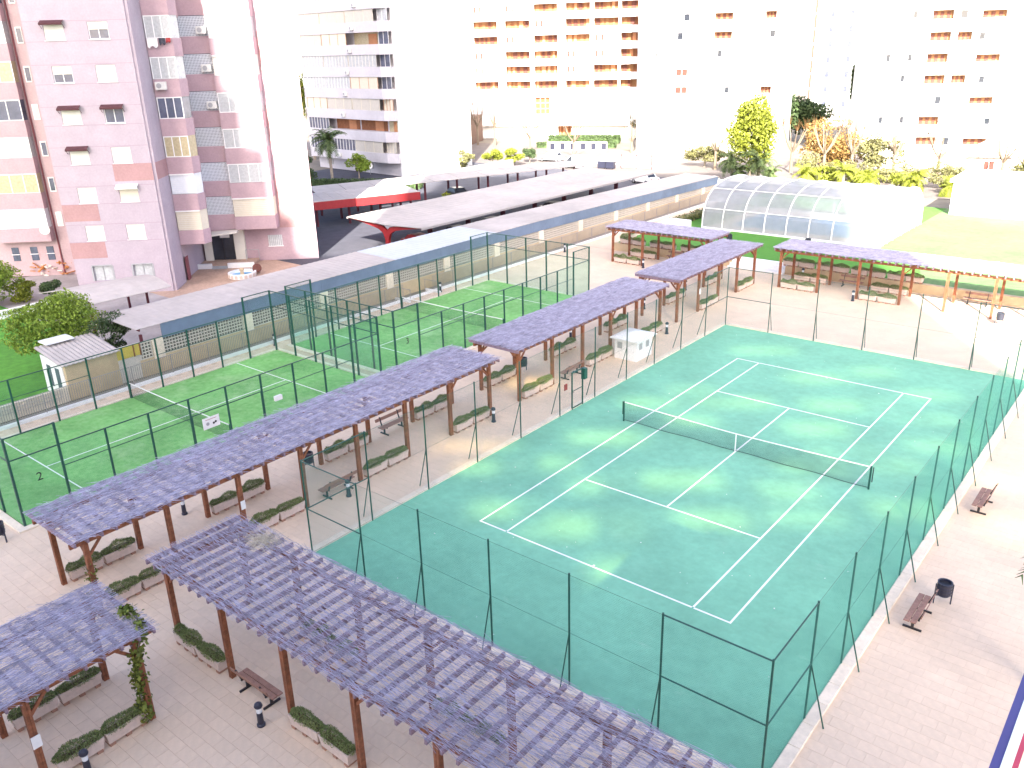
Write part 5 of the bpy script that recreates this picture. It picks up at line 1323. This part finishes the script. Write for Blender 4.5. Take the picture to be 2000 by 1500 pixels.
for a, b in ((-15.5, -10), (-9, -4.5), (3.0, 7.8), (8.6, 13.2)):
    o = MB().box(a, b, -0.03, 0.0, 6.3, 8.1).build('window', M['curt'], bb)
    for i in range(5): MB().box(a+(b-a)*i/4-0.05, a+(b-a)*i/4+0.05, -0.06, -0.03, 6.3, 8.1).build('mullion', M['white'], o)

# ------------------------------------------------------------------ sunlit blocks on the right
def plain_block(label, loc, ang, x0, x1, dep, h, ops, m, recess=1.0):
    o = thing('apartment_building', label, 'building', loc, R(ang))
    mb = MB().wall(x0, x1, 0, h, [q[:4] for q in ops], 0, recess); mb.box(x0, x1, recess+0.3, dep, 0, h)
    mb.quad((x0,0,0),(x0,0,h),(x0,recess+.3,h),(x0,recess+.3,0)); mb.quad((x1,0,0),(x1,recess+.3,0),(x1,recess+.3,h),(x1,0,h)); mb.quad((x0,0,h),(x1,0,h),(x1,recess+.3,h),(x0,recess+.3,h))
    mb.build('wall', m, o)
    for q in ops:
        a, b, c, d, kd = q
        if kd == 't':
            w_ = MB().box(a, b, recess, recess+0.1, c, d).build('terrace_back', M['terr'], o)
            for i in range(3): xx = a+(b-a)*(0.1+0.3*i); MB().box(xx, xx+(b-a)*0.16, recess-0.08, recess, c, d-0.2).build('terrace_door', M['brownd'], w_)
        else:
            w_ = MB().box(a, b, 0.12, 0.16, c, d).build('window', M['white'], o); n = max(2, int((b-a)/0.7))
            for i in range(n): xa = a+(b-a)*i/n; MB().box(xa+0.06, xa+(b-a)/n-0.06, 0.10, 0.125, c+0.08, d-0.08).build('pane', (M['carglass'] if (int(a*7+c*3)+i) % 5 == 0 else M['shut']) if kd == 'w' else M['brownd'], w_)
    return o
ops = []
for k in range(8):
    z = 9.65+2.87*k
    ops += [(-0.6, 1.4, z, z+1.15, 'b' if k < 2 else 'w'), (5.5, 8.5, z, z+1.1, 't' if k in (3, 4, 6) else 'w'), (13.6, 15.4, z, z+1.1, 't' if k in (0, 4, 5) else 'w'), (-4.6, -3.9, z+0.2, z+0.9, 'w'), (10.3, 11.0, z+0.2, z+0.9, 'w')]
for z in (2.6, 6.0): ops += [(-0.3, 0.2, z, z+1.2, 'w'), (-4.8, -4.2, z, z+0.9, 'w')]
plain_block('plain bright block right of the brown terraces, behind the tall yellow-green tree', (-60.81, 104.04, 0), 16, -7.2, 17.4, 14, 36, ops, M['whiteb'])
ops = []
for k in range(9):
    z = 3.3+2.77*k
    ops += [(-3.4, -0.7, z, z+1.15, 't'), (0.05, 1.95, z, z+1.1, 't' if k in (3, 5) else 'w'), (2.75, 5.85, z, z+0.95, 't' if k in (0, 2, 4, 6) else 'w'), (-9.3, -8.1, z+0.2, z+1.2, 'w'), (-6.5, -5.3, z+0.2, z+1.2, 'w')]
ops = [q for q in ops if not (q[0] == -3.4 and 8.0 < q[2] < 9.5)] + [(-3.3, 0.0, 8.84, 9.95, 'w')]
o = plain_block('bright block at the right edge with orange recessed terraces', (-17.17, 101.47, 0), 24, -11.4, 12.5, 13, 36, ops, M['whiteb'])
for k in range(9):
    z = 3.2+2.77*k; MB().box(-3.6, 6.1, -0.35, -0.01, z-0.95, z-0.05).build('balcony', M['whiteb'], o)
o = thing('apartment_building', 'pale distant tower with one dark vertical strip between the sunlit blocks', 'building', (-54.2, 160, 0), R(10))
MB().box(-5.4, 6.0, 0, 12, 0, 40).build('wall', M['whiteb'], o)
for k in range(12): MB().box(-5.2, -4.7, -0.06, 0.0, 2+3.0*k, 4.6+3.0*k).build('dark_strip', M['brickbr'], o)
for k in range(10): MB().box(2.0, 2.8, -0.05, 0, 4+3*k, 5.2+3*k).build('window', M['pane'], o); MB().box(-2.0, -1.2, -0.05, 0, 4+3*k, 5.2+3*k).build('window', M['pane'], o)
o = thing('apartment_building', 'orange low building behind the palm at the white block', 'building', (-112.0, 76.0, 0), R(0))
MB().box(-10, 6.5, 0, 14, 0, 6.2).build('wall', M['orange'], o); MB().box(-10.4, 6.9, -0.4, 14.4, 6.2, 6.6).build('roof', M['cream'], o); MB().box(-10, 6.5, -0.05, 0, 3.6, 4.2).build('band', M['salmon'], o)
o = thing('shop_building', 'low shop with shaded blue window and lilac band between white block and brown block', 'building', (-108.5, 92.0, 0), R(25))
MB().box(-5, 7.5, 0, 10, 0, 5.2).build('wall', M['brickbr'], o); MB().box(-5.2, 7.6, -0.5, 0, 4.4, 5.3).build('sign_band', M['pink2'], o); w_ = MB().box(-2.5, 6.5, -0.06, 0, 1.2, 4.0).build('shop_window', M['fascia'], o)
for i in range(4): MB().box(-2.5+i*3.0-0.06, -2.5+i*3.0+0.06, -0.1, -0.06, 1.2, 4.0).build('mullion', M['white'], w_)
# small house at the right
o = thing('gate_house', 'small house with hipped tile roof and dark window beside the right trees', 'house', (-10.3, 98.0, 0), R(20))
MB().box(-2.6, 2.6, -2.2, 2.2, 0, 2.7).build('wall', M['cream'], o)
mb = MB(); mb.v = [(-3.1,-2.7,2.7),(3.1,-2.7,2.7),(3.1,2.7,2.7),(-3.1,2.7,2.7),(-0.6,0,4.5),(0.6,0,4.5)]; mb.f = [(3,2,1,0),(0,1,5,4),(1,2,5),(2,3,4,5),(3,0,4)]; mb.build('roof', M['terracot'], o)
w_ = MB().box(-0.7, 0.7, -2.26, -2.2, 0.9, 2.2).build('window', M['white'], o)
for x in (-0.62, 0.04): MB().box(x, x+0.58, -2.28, -2.255, 0.98, 2.12).build('pane', M['brownd'], w_)
# ------------------------------------------------------------------ pool dome and poolside
dm = thing('pool_dome', 'long clear polycarbonate pool enclosure with white arched ribs on the lawn', 'dome', (-24.3, 43.4, LZ))
DL, DW, DH = 17.2, 12.6, 4.25
def arch(t, off=0.0):
    a = math.pi*t; c = math.cos(a); s = math.sin(a)
    y = DW/2-(DW/2+off)*(abs(c)**0.78)*(1 if c > 0 else -1); z = (DH+off)*(abs(s)**0.72)
    return y, z
nb = 8; na = 12
for i in range(nb):
    x0, x1 = DL*i/nb+0.05, DL*(i+1)/nb-0.05
    for j in range(na):
        (ya_, za_), (yb_, zb_) = arch(j/na, -0.03), arch((j+1)/na, -0.03)
        MB().quad((x0, ya_, za_), (x1, ya_, za_), (x1, yb_, zb_), (x0, yb_, zb_)).build('panel', M['pol'], dm)
for i in range(nb+1):
    mb = MB(); x = DL*i/nb; hw = 0.11 if i % 2 == 0 else 0.07
    pts = [arch(j/24) for j in range(25)]
    for (a, b), (c, d) in zip(pts, pts[1:]): mb.beam((x, a, b), (x, c, d), hw, 0.08, (1, 0, 0))
    mb.build('rib', M['white'], dm)
for t in (0.11, 0.3, 0.7, 0.89):
    y, z = arch(t); MB().beam((0, y, z), (DL, y, z), 0.07, 0.06).build('purlin', M['white'], dm)
for y in (0, DW): MB().box(0, DL, y-0.12, y+0.12, 0, 0.14).build('base_rail', M['white'], dm)
for x in (0.0, DL):
    pts = [arch(j/20, -0.05) for j in range(21)]
    for j in range(10):
        (a, b), (c, d) = pts[2*j], pts[2*j+2]
        MB().quad((x, a, 0.05), (x, c, 0.05), (x, c, d), (x, a, b)).build('end_panel', M['pol'], dm)
    for j in range(1, 10): a, b = pts[2*j]; MB().beam((x, a, 0), (x, a, b), 0.05, 0.05, (1, 0, 0)).build('mullion', M['white'], dm)
po = struct('pool_water', MB().box(-22.5, -9.0, 46.0, 53.5, LZ-0.3, LZ+0.012), M['blueti'])
struct('pool_surround', MB().box(-24.2, -7.2, 43.55, 55.8, LZ-0.3, LZ+0.006), M['kerb'])
tag(MB().bevbox(-27.2, -24.9, 40.3, 42.3, LZ, LZ+0.9, 0.03).build('pump_cover', M['white']), 'white flat-topped box behind the far left pergola', 'box')
hedge('low dark hedge running up beside the pool dome', -27.7, -26.6, 43.0, 58.0, 0.7, M['leafol'], 2600, 31, 0.1, LZ)
o = thing('pool_house', 'low bright pool building right of the dome', 'building', (2.2, 63.0, LZ), R(2))
MB().box(-8.4, 16, 0, 8, 0, 3.3).build('wall', M['whiteb'], o); MB().box(-8.7, 16.3, -0.3, 8.3, 3.3, 3.6).build('roof', M['whiteb'], o)
for x in (-6.3, -5.2, 1.2, 2.3):
    w_ = MB().box(x, x+0.5, -0.04, 0, 1.0, 2.3).build('window', M['curt'], o); MB().box(x+0.06, x+0.44, -0.06, -0.035, 1.06, 2.24).build('pane', M['fascia'], w_)
MB().box(6.2, 10, -1.5, 0, 2.6, 2.8).build('blue_awning', M['fascia'], o)
tag(MB().box(-9.0, 12, 35.6, 36.0, LZ, LZ+0.25).build('lawn_kerb', M['white']), 'thin white kerb along the front of the pool lawn', 'kerb') if False else None

# ------------------------------------------------------------------ palms
def palm(label, loc, h, r, n, seed, name='palm_tree', m=None, lw=0.16, droop=1.0, trunk=0.2):
    rs = np.random.default_rng(seed); o = thing(name, label, 'palm', loc)
    if h > 0.3:
        mb = MB(); k = 7
        for i in range(k): mb.tube((0.03*math.sin(i), 0.02*math.cos(i), h*i/k), (0.03*math.sin(i+1), 0.02*math.cos(i+1), h*(i+1)/k), trunk*(1.05 if i % 2 else 0.95), 9)
        mb.build('trunk', M['bark'], o)
    V = []; F = []
    for i in range(n):
        az = rs.uniform(0, 2*math.pi); el = rs.uniform(-0.5, 1.35); ln = r*rs.uniform(0.8, 1.1)
        pts = []
        for j in range(7):
            t = j/6; e = el - droop*1.5*t*t
            if j == 0: p = np.array([0, 0, h]); 
            else: p = pts[-1] + ln/6*np.array([math.cos(az)*math.cos(e), math.sin(az)*math.cos(e), math.sin(e)])
            pts.append(p)
        side = np.array([-math.sin(az), math.cos(az), 0])
        for j in range(6):
            for s in (-1, 1):
                for q in range(2):
                    b = pts[j]+(pts[j+1]-pts[j])*(q*0.5); fw = (pts[j+1]-pts[j]); fw = fw/np.linalg.norm(fw)
                    l_ = r*0.30*(1-abs((j+q*0.5)/6-0.4)); tip = b+side*s*l_*0.75+fw*l_*0.6-np.array([0, 0, l_*0.35])
                    wv = fw*lw*0.35; i0 = len(V); V += [b-wv, b+wv, tip+wv*0.2, tip-wv*0.2]; F.append((i0, i0+1, i0+2, i0+3))
    link('fronds', npmesh('fronds', np.array(V), np.array(F), m or M['palm']), o)
    return o
palm('tall fan palm in front of the white block', (-89.0, 50.0, 0), 5.7, 3.2, 46, 41, lw=0.28, trunk=0.22)
tag(bpy.data.objects['palm_tree'], group='palms')
for i, (x, y, h_, r_, s) in enumerate(((-37.0, 76.5, 1.6, 2.6, 42), (-33.0, 76.0, 1.8, 2.6, 43), (-34.9, 74.0, 0.6, 1.7, 44), (-30.5, 74.5, 0.6, 1.9, 45))):
    palm(('dark fan palm below the tall yellow-green tree, behind the dome', 'dark fan palm just right of the yellow-green tree, behind the dome', 'low palm clump between the two dark fan palms', 'low palm clump behind the top of the dome')[i], (x, y, 0), h_+1.2, r_, 34, s, lw=0.25)
for i in range(7):
    x = -27.5+i*4.4; palm('sunlit low palm behind the dome, %s from the left' % ORD[i], (x, 78+2.5*math.sin(i*2.3), 0), 1.5+0.5*math.sin(i), 2.3, 26, 50+i, 'sunlit_palm', M['leafyl'], 0.25)
palm('palm fronds poking in at the right edge of the picture', (14.05, -9.4, 0), 4.3, 1.55, 30, 61, lw=0.12, trunk=0.12)
tree('tall yellow-green leafy tree in front of the plain bright block', (-37.2, 82.5, 0), (0, 0, 6.0), (3.2, 3.0, 4.9), 40, 13000, 0.2, M['leafyl'], 62, 0.25)
tree('round orange-flecked tree at the foot of the white block', (-86.8, 53.4, 0), (0, 0, 2.1), (1.75, 1.7, 1.5), 16, 4200, 0.13, M['leaf'], 63, 0.12)
tree('clipped shrub at the right edge of the pink building, upper', (-96.5, 50.5, 0), (0, 0, 2.4), (1.4, 1.4, 1.5), 10, 2600, 0.14, M['leafdk'], 64, 0.1)
tree('clipped shrub at the right edge of the pink building, lower', (-87.5, 44.0, 0), (0, 0, 1.5), (1.5, 1.5, 1.3), 10, 2600, 0.14, M['leafdk'], 65, 0.1)
tree('olive green round tree by the left bare tree on the sunny street', (-47.0, 88.0, 0), (0, 0, 2.2), (3.4, 2.0, 1.7), 16, 4200, 0.16, M['leafol'], 66, 0.15)
tree('pale round tree at the right end of the brown block', (-80.5, 122.0, 0), (0, 0, 3.6), (1.9, 1.8, 2.8), 14, 3400, 0.2, M['leafol'], 67, 0.15)
tree('warm yellow tree left of the white block', (-113, 66.0, 0), (0, 0, 10.2), (3.6, 3.2, 4.2), 22, 5200, 0.25, M['leafyl'], 68, 0.3)
tree('dark broad evergreen behind the bare trees, between the sunlit blocks', (-51.0, 128.0, 0), (0, 0, 4.6), (8.5, 3.0, 3.3), 30, 9000, 0.3, M['leafdk'], 69, 0.3)
tree('dark evergreen beside the pale distant tower', (-60.5, 136.0, 0), (0, 0, 8.0), (2.6, 2.4, 3.6), 14, 3800, 0.3, M['leafdk'], 70, 0.3)
tree('golden brown tree behind the bare trees', (-30.0, 94.0, 0), (0, 0, 4.0), (4.6, 2.8, 3.8), 26, 7600, 0.18, M['leafbr'], 71, 0.2)
tree('pale olive tree right of the golden brown tree', (-22.5, 92.0, 0), (0, 0, 3.0), (3.6, 2.2, 2.4), 16, 4000, 0.18, M['leafol'], 72, 0.2)
tree('yellow-green tree at the upper right edge', (-0.5, 92.0, 0), (0, 0, 5.4), (2.8, 2.5, 3.0), 18, 4600, 0.18, M['leafyl'], 73, 0.2)
tree('dark brown-green shrub at the right edge below the bare trees', (-2.5, 88.5, 0), (0, 0, 1.7), (3.4, 2.0, 1.6), 16, 4200, 0.15, M['leafol'], 74, 0.12)
tree('narrow dark leaf column standing in for the gap between the sunlit blocks', (-33.4, 112.0, 0), (0, 0, 11.4), (0.95, 0.95, 4.2), 20, 4200, 0.22, M['leafdk'], 75, 0.2, th=3.0)  # dark crown put in for the dark gap between two buildings
for i, (x, y, s) in enumerate(((-29.0, 85.5, 1.9), (-26.5, 81.0, 1.5), (-23.5, 84.0, 1.7), (-21.0, 80.5, 1.4), (-18.0, 85.5, 2.0), (-15.5, 80.5, 1.5), (-12.5, 84.5, 1.8), (-9.5, 80.0, 1.4), (-7.2, 83.5, 1.5), (-3.5, 80.0, 1.4), (-1.0, 83.0, 1.7))):
    tree('sunlit low shrub in the bed behind the dome, %s from the left' % ORD[i], (x, y, 0), (0, 0, 0.9*s), (1.5*s, 1.2*s, 0.85*s), 9, 2000, 0.15, M['leafyl'] if i % 2 else M['leafol'], 80+i, 0.06, 'shrub', 'sunlit shrubs behind the dome')
hedge('clipped hedge before the brown block, right part', -7.0, 7.0, -1.0, 1.0, 1.5, M['leafdk'], 4200, 90, 0.16); bpy.data.objects['hedge.003'].location = (-83.5, 108.5, 0); bpy.data.objects['hedge.003'].rotation_euler = (0, 0, R(25))
hedge('lower clipped hedge along the street before the brown block', -7.5, 7.5, -0.7, 0.7, 1.0, M['leafdk'], 3200, 91, 0.15); bpy.data.objects['hedge.004'].location = (-80.5, 101.5, 0); bpy.data.objects['hedge.004'].rotation_euler = (0, 0, R(25))
for i, (x, y) in enumerate(((-80.5, 70.0), (-77.5, 73.5), (-75.2, 76.5))):
    tree('sunlit bush above the rear canopy, %s from the left' % ORD[i], (x, y, 0), (0, 0, 1.6), (1.8, 1.6, 1.3), 9, 2200, 0.15, M['leafol'] if i < 1 else M['leafyl'], 95+i, 0.08, 'shrub', 'sunlit bushes above the rear canopy')
tree('dark ball shrub beside the parked silver saloon', (-75.2, 80.6, 0), (0, 0, 1.3), (1.25, 1.25, 1.2), 8, 2000, 0.13, M['leafdk'], 99, 0.08, 'shrub')
# ------------------------------------------------------------------ bare pollarded plane trees
def bare(label, loc, h, seed, spread=1.0, twigs=60, name='bare_tree'):
    rs = random.Random(seed); o = thing(name, label, 'tree', loc, 0, 'bare pollarded plane trees')
    mb = MB(); tp = Vector((0, 0, h*0.38)); mb.tube((0, 0, -0.05), tp, 0.24, 9, 0.2); ends = []
    for k in range(6):
        a = 2*math.pi*k/6+rs.uniform(-.4, .4); m = tp+Vector((math.cos(a)*spread*0.8, math.sin(a)*spread*0.8, h*0.18)); e = m+Vector((math.cos(a)*spread*0.7, math.sin(a)*spread*0.7, h*rs.uniform(0.2, 0.34)))
        mb.tube(tp, m, 0.14, 7, 0.1); mb.tube(m, e, 0.1, 6, 0.06); mb.lathe([(0.05, e.z-0.1), (0.13, e.z), (0.05, e.z+0.1)], 7, (e.x, e.y)); ends.append(e)
    mb.build('trunk', M['barkp'], o)
    mb = MB()
    for i in range(twigs):
        e = rs.choice(ends); d = Vector((rs.gauss(0, .28), rs.gauss(0, .28), 1.0)); mb.tube(e, e+d*rs.uniform(0.6, 1.6)*h/7, 0.018, 3, 0.006, cap=False)
    mb.build('twigs', M['twig'], o, kind='stuff')
for i, (x, y, h_, sp, tw, lab) in enumerate(((-44.5, 86.5, 7.0, 1.3, 30, 'left of the tall yellow-green tree'), (-33.6, 88.5, 7.5, 1.2, 90, 'right of the tall yellow-green tree'), (-28.8, 88.2, 7.5, 1.2, 90, 'in front of the golden brown tree'),
        (-25.2, 88.8, 7.8, 1.1, 90, 'at the right of the golden brown tree'), (-19.8, 89.5, 8.2, 1.2, 60, 'before the right edge block'), (-14.2, 89.5, 7.4, 1.2, 50, 'left of the small hipped house'), (-6.8, 90.0, 7.2, 1.2, 40, 'right of the small hipped house'), (-4.2, 89.0, 6.5, 1.2, 40, 'at the right edge by the brown-green shrub'),
        (-72.0, 88.8, 6.6, 1.3, 16, 'behind the parked silver saloon'), (-84.0, 92.0, 6.2, 1.2, 14, 'on the bright street left of the saloon'), (-66.5, 98.5, 5.2, 0.9, 16, 'by the hedge at the right of the brown block'), (-101.0, 97.0, 9.0, 1.1, 60, 'at the left corner of the brown block'), (-97.0, 97.5, 9.0, 1.1, 60, 'beside the left corner of the brown block'))):
    bare('bare pollarded plane tree %s' % lab, (x, y, 0), h_, 200+i, sp, tw)
# striped low wall before the hedge
sw = thing('street_wall', 'cream street wall with dark slotted openings before the hedge', 'wall', (-77.5, 97.5, 0), R(25))
mb = MB().wall(-5.5, 5.5, 0, 1.5, [(-5.0+1.9*i, -4.1+1.9*i, 0.15, 1.35) for i in range(6)], 0, 0.2); mb.box(-5.5, 5.5, 0.35, 0.5, 0, 1.5); mb.build('wall_face', M['cream'], sw)
for i in range(6): MB().box(-5.0+1.9*i, -4.1+1.9*i, 0.15, 0.2, 0.15, 1.35).build('slot_panel', M['navy'], sw)
# long street wall and kerb, sunlit
tag(MB().box(-76, -48, 84.6, 85.0, -0.03, 0.14).build('street_kerb', M['kerb']), 'pale kerb along the sunny street before the bare trees', 'kerb')
def scatter_houses():
    pass
# ------------------------------------------------------------------ balcony rail of the viewpoint (bottom right corner)
br = thing('balcony_railing', 'blue, white and red painted balcony rail in the bottom right corner', 'railing', (0, 0, 0))
M['railblue'] = mat('indigo rail paint', (0.06, 0.055, 0.22), 0.4, 0.1, 6, spec=0.5); M['railwhite'] = mat('pale rail top', (0.66, 0.76, 0.78), 0.4, 0.05, 6, spec=0.5); M['railred'] = mat('red rail paint', (0.42, 0.06, 0.12), 0.5, 0.1, 6)
MB().box(14.967, 14.981, -38.5, -27.5, 16.893, 16.90).build('edge_strip', M['railblue'], br)
MB().box(14.981, 14.996, -38.5, -27.5, 16.893, 16.902).build('handrail', M['railwhite'], br)
MB().box(14.996, 15.004, -38.5, -27.5, 16.893, 16.90).build('edge_strip', M['railred'], br)
for k in range(9): MB().box(14.972, 14.999, -38.4+1.3*k, -38.37+1.3*k, 16.0, 16.893).build('post', M['railwhite'], br)
bk = thing('viewpoint_building', 'cream balcony block under the viewpoint, below the painted balcony rail', 'building', (0, 0, 0))
MB().box(14.9, 16.4, -38.6, -27.4, 15.8, 16.0).build('balcony_slab', M['cream'], bk); MB().box(16.4, 26, -39, -27, 0, 16.0).build('wall', M['cream'], bk)
